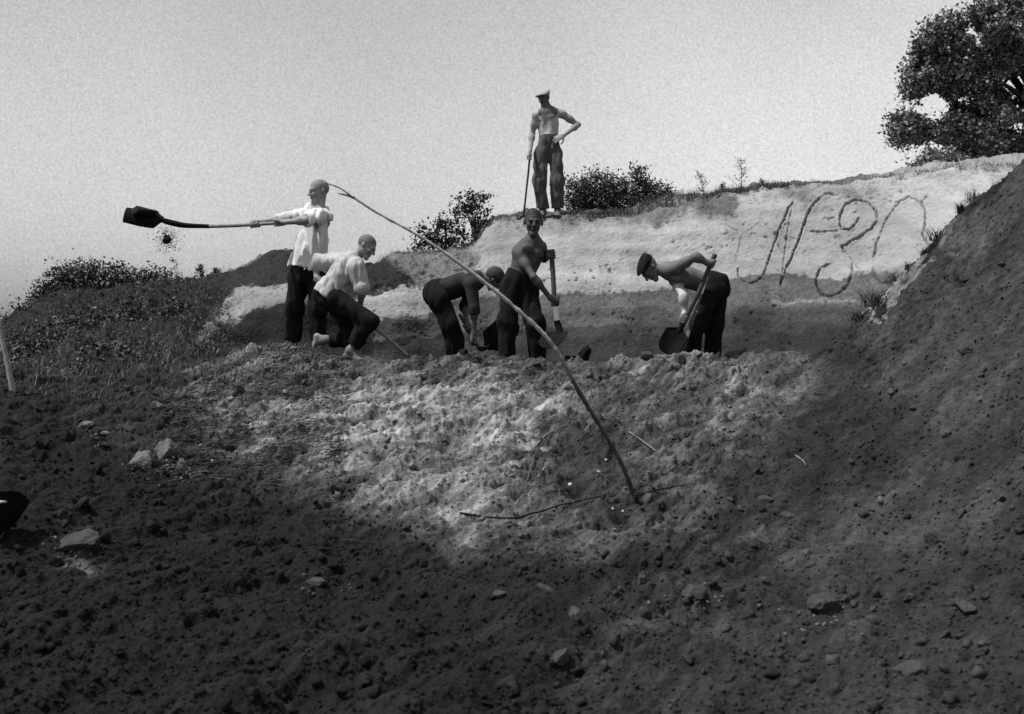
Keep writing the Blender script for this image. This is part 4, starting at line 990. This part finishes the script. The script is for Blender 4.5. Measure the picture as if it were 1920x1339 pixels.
# soil thrown from the shovel
def thrown(px, py, r_, label, seed, n_=60, spread=.05):
    p = P(px, py, YA-.25); gs = []
    V, F = rock_mesh(seed, 3, (1, .8, .8), .6, 2.2); main = (V*r_+p, F)
    rng = np.random.default_rng(seed)
    for i in range(n_):
        V, F = rock_mesh(seed+i, 1, (1, .8, .8), .3); gs.append((V*rng.uniform(.003, .009)+p+rng.normal(size=3)*np.array([spread, spread, spread])+np.array([0, 0, rng.uniform(-1, 1)*spread]), F))
    o = mesh_obj('flung_earth', *main, M['clod_dark'], origin=p); V, F = join(gs); c_ = mesh_obj('falling_dust', V, F, M['clod_dark'], parent=o); c_['kind'] = 'stuff'; tag(o, label, 'flung earth', 'earth falling from the swung shovel')
thrown(313, 448, .06, 'crumbling dark clod falling just below the swung shovel blade', 301, 420, .06)
thrown(324, 488, .016, 'small lower crumb falling beneath the bigger falling clod', 401, 26, .028)

# crumbs of soil everywhere: too many to count
def crumbs(n_, sub, smin_, smax, region, seed, name, label, mat):
    rng = np.random.default_rng(seed); bm = bmesh.new(); bmesh.ops.create_icosphere(bm, subdivisions=sub, radius=1)
    Vb = np.array([v_.co[:] for v_ in bm.verts]); Fb = np.array([[v_.index for v_ in f_.verts] for f_ in bm.faces]); bm.free()
    px = rng.uniform(region[0], region[1], n_*3); py = region[2]+(region[3]-region[2])*rng.uniform(0, 1, n_*3)
    ci = np.clip(((px+80)/STEP).astype(int)+60, 0, nc-1)
    pos, nn, tn = [], [], []
    for i in range(len(px)):
        c_ = ci[i]; cand = PYf[R1:R5+1, c_]; k_ = np.searchsorted(-cand, -py[i])
        if k_ >= len(cand)-1: continue
        r = R1+k_; pos.append(G[r, c_]); nn.append(N[r, c_]); tn.append(alb[r, c_])
        if len(pos) >= n_: break
    pos = np.array(pos); nn = np.array(nn); tn = np.array(tn); m = len(pos)
    sz = smin_*(smax/smin_)**(rng.uniform(0, 1, m)**2.6)
    Vn = Vb[None]*(1+.35*rng.uniform(-1, 1, (m, len(Vb), 1)))
    q = rng.normal(size=(m, 3, 3)); q, _ = np.linalg.qr(q); sc = np.stack([np.ones(m), rng.uniform(.5, 1, m), rng.uniform(.4, .8, m)], -1)
    Vn = np.einsum('mij,mvj->mvi', q, Vn*sc[:, None]*sz[:, None, None])+(pos+nn*sz[:, None]*.3)[:, None]
    F_ = (Fb[None]+(np.arange(m)*len(Vb))[:, None, None]).reshape(-1, 3)
    tone = np.repeat(tn*rng.uniform(1., 1.9, m), len(Vb))
    o = mesh_obj(name, Vn.reshape(-1, 3), F_, mat, tone=tone, smooth=sub > 1); tag(o, label, 'soil', None, 'stuff')
crumbs(16000, 1, .004, .014, (-60, 1990, 330, 1400), 61, 'soil_crumbs', 'loose crumbs of soil scattered over the whole slope', M['soil'])
def chips():
    rng = np.random.default_rng(88); gs = []
    for cx, cy, sp_, n_ in ((262, 880, 22, 26), (312, 872, 20, 34), (345, 888, 26, 40), (180, 818, 30, 26), (300, 772, 18, 12), (145, 1035, 30, 26), (600, 1104, 26, 12), (1550, 1160, 40, 20), (1300, 1130, 34, 16)):
        for _ in range(n_):
            p, n = on_ground(cx+rng.normal()*sp_, cy+rng.normal()*sp_*.5); V, F = rock_mesh(int(rng.integers(900)), 2, (1, .7, .5), .4); r_ = rng.uniform(.004, .016)
            gs.append((V@rot(rng, 1.).T*r_+p+n*r_*.2, F))
    V, F = join(gs); o = mesh_obj('stone_chips', V, F, M['stone_pale']); tag(o, 'pale chips of stone scattered round the larger stones', 'stone chips', None, 'stuff')
chips()
crumbs(1500, 2, .008, .032, (-60, 1990, 640, 1400), 62, 'soil_clumps', 'small lumps of dug soil strewn over the slope', M['soil'])

# ------------------------------------------------------------------ vegetation
def leaves_geo(C, size, rng, asp=.55):
    n_ = len(C); a = rng.normal(size=(n_, 3)); a /= np.linalg.norm(a, axis=1)[:, None]
    b = rng.normal(size=(n_, 3)); b -= (b*a).sum(1)[:, None]*a; b /= np.linalg.norm(b, axis=1)[:, None]
    s_ = size[:, None]; c_ = np.cross(a, b)
    V = np.stack([C-a*s_*.5, C+b*s_*asp*.5+c_*s_*.1, C+a*s_*.5, C-b*s_*asp*.5+c_*s_*.1], 1).reshape(-1, 3)
    return V, np.arange(n_*4).reshape(-1, 4)
def crown(blobs, per, lsize, rng, csig=.16, ncl=26, gf=3., gt=-.12):
    """blobs: (px,py,Y,rx,ry) in photo pixels/metres -> leaf centres gathered in twiggy clusters"""
    C = []; tips = []
    for px, py, Y, rx, ry in blobs:
        s_ = Y/FPX; c0 = P(px, py, Y); rad = np.array([rx*s_, min(rx, ry*1.4)*s_, ry*s_])
        ncl_ = max(6, int(ncl*rx*ry/1600)); d_ = rng.normal(size=(ncl_, 3)); d_ /= np.linalg.norm(d_, axis=1)[:, None]
        cc = c0+d_*rad*(rng.uniform(.25, 1, ncl_)**.5)[:, None]; tips.append(cc)
        for c_ in cc:
            m = int(per*rng.uniform(.5, 1.4)); e = rng.normal(size=(m, 3))*np.array([1.15, 1.15, .8])*csig*rng.uniform(.6, 1.3); C.append(c_+e)
    C = np.concatenate(C); C = C[fbm(C[:, 0], C[:, 1], C[:, 2], gf, 2) > gt]     # gaps right through the crown
    return C, np.concatenate(tips)
def plant(name, label, cat, blobs, root_p, per, ls, mat, seed, csig=.16, ncl=26, stems=None, group=None, tr=.05, nb=14, trunk_name='trunk', asp=.55, main=False, gf=3., gt=-.24):
    rng = np.random.default_rng(seed); C, tips = crown(blobs, per, ls, rng, csig, ncl, gf, gt)
    root = empty(name, root_p); tag(root, label, cat, group)
    V, F = leaves_geo(C, ls*rng.uniform(.6, 1.4, len(C)), rng, asp); mesh_obj('crown', V, F, mat, parent=root, smooth=False)
    gs = []; root_p = np.array(root_p, float)
    if main: gs.append(tube_geo([root_p, root_p*.5+stems[0]*.5+np.array([.05, 0, 0]), stems[0], stems[1], stems[2]], [.24, .2, .17, .12, .07], 30, 12, .06))
    top = tips.mean(0)
    starts = stems or [root_p]
    for i in range(nb):
        t = tips[rng.integers(len(tips))]; st_ = np.array(starts[i % len(starts)], float)
        m1 = st_+(t-st_)*.45+np.array([0, 0, .12*np.linalg.norm(t-st_)])+rng.normal(size=3)*.04*np.linalg.norm(t-st_)
        gs.append(tube_geo([st_-np.array([0, 0, .1]), m1, t], [tr, tr*.55, tr*.12], 12, 6, .1))
    V, F = join(gs); mesh_obj(trunk_name, V, F, M['bark'], parent=root)
    return root
# big tree at the upper right
YT = 24.
tb = [(1762,85,YT,38,34),(1745,120,YT,34,26),(1718,150,YT,22,18),(1790,60,YT,34,30),(1810,120,YT,60,50),(1850,45,YT-.5,46,36),(1895,20,YT-.5,38,32),(1870,120,YT,70,66),(1735,172,YT,30,14),(1775,165,YT,34,18),
      (1700,222,YT-.4,20,18),(1695,255,YT-.4,20,22),(1735,250,YT,32,30),(1775,250,YT,36,30),(1850,215,YT,52,58),(1830,270,YT,45,34),(1880,285,YT,60,32),(1930,150,YT,80,80),
      (1990,60,YT,70,60),(2030,180,YT,80,80),(1990,270,YT,80,50),(1950,-20,YT,70,45),(2100,120,YT,60,90),(1790,300,YT-1,40,18),(1750,312,YT-3,18,9)]
plant('broadleaf_tree', 'large dark broadleaf tree cut off by the upper right corner', 'tree', tb, P(1950, 400, YT), 230, .07, M['leaf_tree'], 5, .12, 25, stems=[P(1945, 230, YT+.3), P(1935, 180, YT+.4), P(1960, 120, YT+.3)], tr=.06, nb=40, asp=.7, main=True, gf=1.25, gt=-.10)
plant('sapling', 'slender dark sapling with an open crown left of the bank top', 'sapling',
      [(880,375,17.6,24,14),(908,372,17.6,16,14),(862,392,17.6,14,12),(893,398,17.6,28,16),(900,420,17.6,16,14),(885,440,17.6,18,14)], P(895, 470, 17.5), 24, .055, M['leaf'], 6, .06, 40, tr=.018, nb=16, trunk_name='stem')
plant('leafy_bush', 'low ragged dark bush left of the slender sapling', 'bush',
      [(822,415,17.7,18,16),(845,430,17.7,26,20),(810,440,17.7,22,16),(790,452,17.7,20,12),(862,452,17.7,22,14),(830,455,17.7,36,12)], P(838, 478, 17.6), 28, .055, M['leaf'], 7, .07, 42, tr=.015, nb=18, trunk_name='stem')
plant('round_bush', 'dense dark bush right behind the legs of the standing man', 'bush',
      [(1080,365,19.,26,34),(1110,345,19.,30,24),(1120,375,19.,40,30),(1155,345,19.,28,20),(1155,378,19.,40,26),(1090,392,19,30,14)], P(1110, 425, 19.), 46, .048, M['leaf'], 8, .08, 50, tr=.02, nb=14, trunk_name='stem')
plant('round_bush', 'dark bush rising to the highest point of the thicket, left of the gap', 'bush',
      [(1195,335,19.4,24,20),(1200,360,19.4,34,26),(1215,375,19.4,30,18),(1170,375,19.4,30,20)], P(1200, 415, 19.3), 46, .048, M['leaf'], 9, .08, 50, tr=.02, nb=10, trunk_name='stem')
plant('small_bush', 'smallest dark bush at the right end of the thicket', 'bush',
      [(1238,362,19.2,26,18),(1256,372,19.2,18,12)], P(1240, 400, 19.2), 44, .045, M['leaf'], 10, .06, 50, tr=.012, nb=6, trunk_name='stem')
# shrubs on the left skyline
lefts = [
 ([(110,540,19.5,40,32),(85,562,19.5,32,26),(68,582,19.5,26,20)], 'hazy shrub sloping down at the left end of the skyline'),
 ([(148,520,19.5,42,32),(140,555,19.5,46,32)], 'tall dark shrub forming the left skyline peak'),
 ([(200,522,19.4,36,28),(228,518,19.4,24,20),(200,555,19.4,40,20)], 'dark rounded shrub right of the skyline peak'),
 ([(275,528,19.2,32,20),(302,526,19.2,24,16),(285,552,19.2,36,14)], 'flat-topped dark shrub in the middle of the left skyline'),
 ([(335,540,19.,22,12),(360,545,19.,16,8)], 'low thin shrub near the dark mound'),
 ([(25,605,19.8,20,10),(50,600,19.8,18,11)], 'faint low shrub at the far left skyline'),
]
for i, (bb, lab) in enumerate(lefts):
    x0 = np.mean([b[0] for b in bb]); y0 = max(b[1]+b[3]*.2+b[4] for b in bb)
    plant('shrub', lab, 'shrub', bb, P(x0, y0+8, bb[0][2]), 48, .055, M['leaf'] if i in (1, 2, 3) else M['leaf_mid'], 30+i, .09, 46, tr=.02, nb=9, trunk_name='stem', group='shrubs on the left skyline')
# lower shrubs on the left slope
for i, (px, py, r_, lab) in enumerate([(95, 640, 26, 'dull bush low on the left slope above the stake'), (180, 615, 30, 'leafy bush midway down the left slope'), (250, 600, 26, 'feathery bush on the left slope under the flat-topped shrub'), (320, 585, 24, 'thin bush on the slope left of the dark mound'), (130, 610, 24, 'dark bush with a pale flower head'), (60, 660, 22, 'small bush just right of the leaning stake'), (200, 670, 24, 'lowest leafy bush on the left slope')]):
    p, n = on_ground(px, py); Y = p[1]
    plant('slope_bush', lab, 'bush', [(px, py-r_*.3, Y-.1, r_, r_*.7), (px+r_*.5, py-r_*.1, Y-.1, r_*.7, r_*.5)], p, 20, .05, M['leaf_mid'], 50+i, .09, 60, tr=.012, nb=6, trunk_name='stem', group='bushes on the left slope')

def blades_geo(base, h_, lean, wd_, rng):
    n_ = len(base); th = rng.uniform(0, 6.28, n_); dirv = np.stack([np.cos(th), np.sin(th), np.zeros(n_)], -1)*lean[:, None]
    side = np.stack([-np.sin(th+rng.normal(size=n_)), np.cos(th), np.zeros(n_)], -1)*wd_[:, None]
    H = h_[:, None]; up = np.array([0, 0, 1.])
    m_ = base+up*H*.55+dirv*H*.35; t = base+up*H*.9+dirv*H
    V = np.stack([base-side, base+side, m_+side*.7, m_-side*.7, t+side*.15, t-side*.15], 1).reshape(-1, 3)
    i = np.arange(n_)[:, None]*6; F = np.concatenate([i+np.array([[0, 1, 2, 3]]), i+np.array([[3, 2, 4, 5]])]); return V, F
def tuft(px, py, hpx, n_, label, mat, seed, spread=.5, lean=.6, name='grass_tuft', back=False, group='grass tufts along the heap edge', cat='grass tuft'):
    p, n = on_ground(px, py, back); rng = np.random.default_rng(seed); h = hpx/FPX*p[1]
    base = p+rng.normal(size=(n_, 3))*np.array([spread, spread, .1])*h*.4; base[:, 2] = p[2]-.02
    V, F = blades_geo(base, h*rng.uniform(.5, 1.15, n_), lean*rng.uniform(.2, 1.3, n_), rng.uniform(.002, .005, n_), rng)
    o = mesh_obj(name, V, F, mat, origin=p, smooth=False); tag(o, label, cat, group); return o
tuft(1824, 378, 34, 60, 'dark spiky tuft near the top of the heap edge', M['grass_dark'], 1)
tuft(1808, 396, 22, 90, 'dense dark tussock just below the spiky tuft', M['grass_dark'], 2)
tuft(1764, 448, 28, 60, 'spreading tuft overhanging the pale bank beside the last letter', M['grass_dark'], 3, .8, 1.)
tuft(1740, 474, 16, 50, 'small flat tuft under the spreading one', M['grass_dark'], 4, .9, 1.)
tuft(1710, 502, 18, 50, 'little upright tuft midway along the heap edge', M['grass_dark'], 5)
tuft(1678, 530, 30, 70, 'sprawling tuft reaching left over the bank', M['grass_dark'], 6, .9, 1.3)
tuft(1648, 572, 44, 140, 'biggest dark tuft hanging at the lower heap edge', M['grass_dark'], 7, .8, 1.1)
tuft(1618, 600, 26, 80, 'trailing dark tuft at the foot of the heap edge', M['grass_dark'], 8, .9, 1.2)
tuft(445, 640, 42, 46, 'bundle of long dark twigs on the crest left of the white-shirted man', M['grass_dark'], 9, .5, 1.6, name='twig_bundle', group=None, cat='twigs')
# weeds on the skyline
def weed(px, py, hpx, Y, label, seed, group, mat='leaf_mid', leaf=.03, n_=150, lean=0., den=1.):
    rng = np.random.default_rng(seed); b = P(px, py, Y); h = hpx/FPX*Y; t = b+np.array([lean*h, 0, h])
    root = empty('weed', b); tag(root, label, 'weed', group); gs = [tube_geo([b-np.array([0, 0, .06]), (b+t)/2+np.array([.02, 0, 0]), t], [.006, .004, .002], 10, 6)]
    C = []
    for i in range(13):
        u = .15+.8*i/13; q = b+(t-b)*u; a = rng.uniform(0, 6.28); Lb = h*.30*(1.15-u)*rng.uniform(.6, 1.3); e = q+np.array([math.cos(a), math.sin(a), .9])*Lb
        gs.append(tube_geo([q, (q+e)/2+np.array([0, 0, -.01]), e], [.003, .002, .001], 6, 6))
        k_ = max(3, int(n_/13*den)); C.append(q+(e-q)*rng.uniform(.2, 1.1, (k_, 1))+rng.normal(size=(k_, 3))*.018)
    V, F = join(gs); mesh_obj('stem', V, F, M['bark'], parent=root)
    C = np.concatenate(C); V, F = leaves_geo(C, leaf*rng.uniform(.6, 1.3, len(C)), rng, .45); mesh_obj('foliage', V, F, M[mat], parent=root, smooth=False)
weed(1388, 362, 68, 17., 'tallest feathery weed on the bank top', 1, 'weeds on the bank top')
weed(1322, 372, 52, 17., 'leaning feathery weed left of the tallest one', 2, 'weeds on the bank top', lean=-.28)
weed(1428, 362, 26, 17., 'short weed right of the tallest one', 3, 'weeds on the bank top')
weed(1355, 366, 22, 17., 'low weed between the two tall feathery ones', 4, 'weeds on the bank top')
weed(376, 535, 40, 18.8, 'taller fir-like seedling by the dark mound', 5, 'seedlings left of the mound', 'leaf', .045, 200)
weed(404, 530, 28, 18.6, 'shorter bushy seedling by the dark mound', 6, 'seedlings left of the mound', 'leaf', .045, 180)
weed(152, 530, 34, 19.2, 'thin stalk sticking up from the left skyline peak', 7, 'stalks on the left skyline')
weed(258, 530, 28, 19.0, 'thin crooked stalk over the middle of the left skyline', 8, 'stalks on the left skyline', lean=-.3)
weed(330, 535, 46, 19.0, 'very thin stalk under the falling crumbs', 9, 'stalks on the left skyline', n_=60)
# grass cover: uncountable blades along the bank top and the left slope
def cover(name, label, spec, mat, seed):
    rng = np.random.default_rng(seed); bs, hs_, ws = [], [], []
    for (x0, x1, r0, r1, n_, h0, h1) in spec:
        cs = rng.uniform(x0, x1, n_); ci = np.array([int(np.argmin(np.abs(cols-c_))) for c_ in cs]); tr_ = rng.uniform(r0, r1, n_); ri = np.clip(np.searchsorted(trow, tr_), 0, nr-1)
        k_ = pn(cs*.03, tr_*3.)+pn(cs*.11, tr_*9.)*.6 > -.12
        ci, ri = ci[k_], ri[k_]; b = G[ri, ci]+rng.normal(size=(len(ci), 3))*np.array([.03, .03, 0]); b[:, 2] -= .015
        bs.append(b); hs_.append(rng.uniform(h0, h1, len(ci))); 
    b = np.concatenate(bs); h_ = np.concatenate(hs_); n_ = len(b)
    V, F = blades_geo(b, h_, rng.uniform(.1, 1.1, n_), rng.uniform(.002, .005, n_), rng)
    o = mesh_obj(name, V, F, mat, smooth=False); tag(o, label, 'grass', None, 'stuff')
cover('grass', 'short dry grass fringing the top edge of the bank', [(925, 1920, 8.95, 9.15, 5200, .02, .09), (1050, 1280, 8.9, 9.2, 2600, .04, .14), (1290, 1480, 8.93, 9.1, 1500, .05, .16), (700, 925, 8.9, 9.2, 1400, .03, .12)], M['grass'], 1)
cover('weedy_ground_cover', 'tangled weeds covering the left slope', [(-60, 420, 5.2, 9.1, 11000, .03, .12), (-60, 380, 4.2, 5.4, 2200, .03, .09), (380, 620, 4.3, 5.0, 1500, .02, .07)], M['leaf_mid'], 2)
cover('dry_stalks', 'pale dry stalks among the weeds of the left slope', [(-60, 430, 4.6, 9.0, 600, .05, .18), (300, 620, 3.4, 5.0, 250, .03, .06)], M['straw'], 3)
# leafy low cover on the left slope
rng = np.random.default_rng(71); n_ = 12000
cs = rng.uniform(-70, 430, n_); tr_ = rng.uniform(5.0, 9.1, n_); ci = np.clip(((cs+80)/STEP).astype(int)+60, 0, nc-1); ri = np.searchsorted(trow, tr_)
k_ = pn(cs*.02, tr_*2.2)+.5*pn(cs*.07, tr_*6) > -.02; b = G[ri[k_], ci[k_]]+rng.uniform(0, 1, (k_.sum(), 3))*np.array([.05, .05, .16])
V, F = leaves_geo(b, .032*rng.uniform(.5, 1.4, len(b)), rng, .5); o = mesh_obj('leafy_ground_cover', V, F, M['leaf_mid'], smooth=False)
tag(o, 'low leafy growth mottling the left slope', 'plants', None, 'stuff')
# dead stalks lying about on the upper left of the slope
def litter(name, label, reg, n_, mat, seed, l0, l1):
    rng = np.random.default_rng(seed); gs = []
    for i in range(n_):
        px, py = rng.uniform(reg[0], reg[1]), rng.uniform(reg[2], reg[3])
        if pn(px*.012+seed, py*.02) < -.12: continue
        p, n = on_ground(px, py); a_ = rng.normal(.5, .7); L_ = rng.uniform(l0, l1)
        e = nrm(np.array([math.cos(a_), math.sin(a_)*.9, 0])); e = nrm(e-np.dot(e, n)*n+n*rng.uniform(-.05, .3)); q = p+n*.006
        gs.append(tube_geo([q-e*L_/2, q+n*L_*.08, q+e*L_/2], [.0022, .003, .0015], 4, 4))
    V, F = join(gs); o = mesh_obj(name, V, F, mat, smooth=False); tag(o, label, 'plant litter', None, 'stuff')
litter('pale_litter', 'pale dead stalks strewn on the upper left of the slope', (300, 660, 660, 930), 500, M['grass'], 3, .03, .10)
litter('dark_litter', 'dark dead stalks strewn on the upper left of the slope', (330, 640, 650, 880), 800, M['bark'], 4, .04, .15)
# roots and twigs on the soil, and the pole's shadow as dark strips
def twig(pxs, r_, label, mat, name='twig', lift=.012, group='twigs and roots on the soil'):
    pts = []
    for x, y in pxs:
        p, n = on_ground(x, y); pts.append(p+n*lift)
    V, F = tube_geo(pts, [r_, r_*.9, r_*.4], 5*len(pts), 6, .12); o = mesh_obj(name, V, F, mat, origin=pts[0]); tag(o, label, name, group)
twig([(1002, 842), (1030, 815), (1062, 800)], .006, 'pale dry stem on the sandy patch left of the lower pole', M['straw'])
twig([(1008, 900), (1022, 880), (1028, 870)], .006, 'short pale splinter below the pale dry stem', M['straw'])
twig([(1178, 815), (1205, 832), (1232, 850)], .006, 'pale stick right of the lower pole', M['straw'])
twig([(1096, 812), (1104, 802), (1112, 796)], .005, 'very short pale twig touching the pole', M['straw'])
twig([(1494, 858), (1505, 868), (1512, 876)], .005, 'short pale stick on the grey right slope', M['straw'])
twig([(862, 968), (905, 973), (960, 977), (1010, 968), (1060, 953), (1110, 938), (1150, 928)], .006, 'long thin dark strip laid as the shadow of the pole, left of its foot', M['black'], 'root')  # black strip added to draw the pole's cast shadow
twig([(1192, 934), (1230, 926), (1288, 912)], .005, 'dark strip laid as pole shadow, running right from the foot of the pole', M['black'], 'root')  # same drawn shadow line, carried on to the right
twig([(990, 905), (1002, 860), (1030, 820), (1075, 785)], .005, 'fine bent root curving up from the sandy patch', M['grass'], 'root')
twig([(1010, 920), (1018, 870), (1050, 830)], .004, 'fine root inside the bent one', M['bark'], 'root')
twig([(640, 1018), (672, 1022), (698, 1024)], .003, 'thin dark rootlet in the lower left middle', M['bark'], 'rootlet')
twig([(700, 775), (702, 790)], .003, 'tiny dark rootlet on the pale sand', M['bark'], 'rootlet')
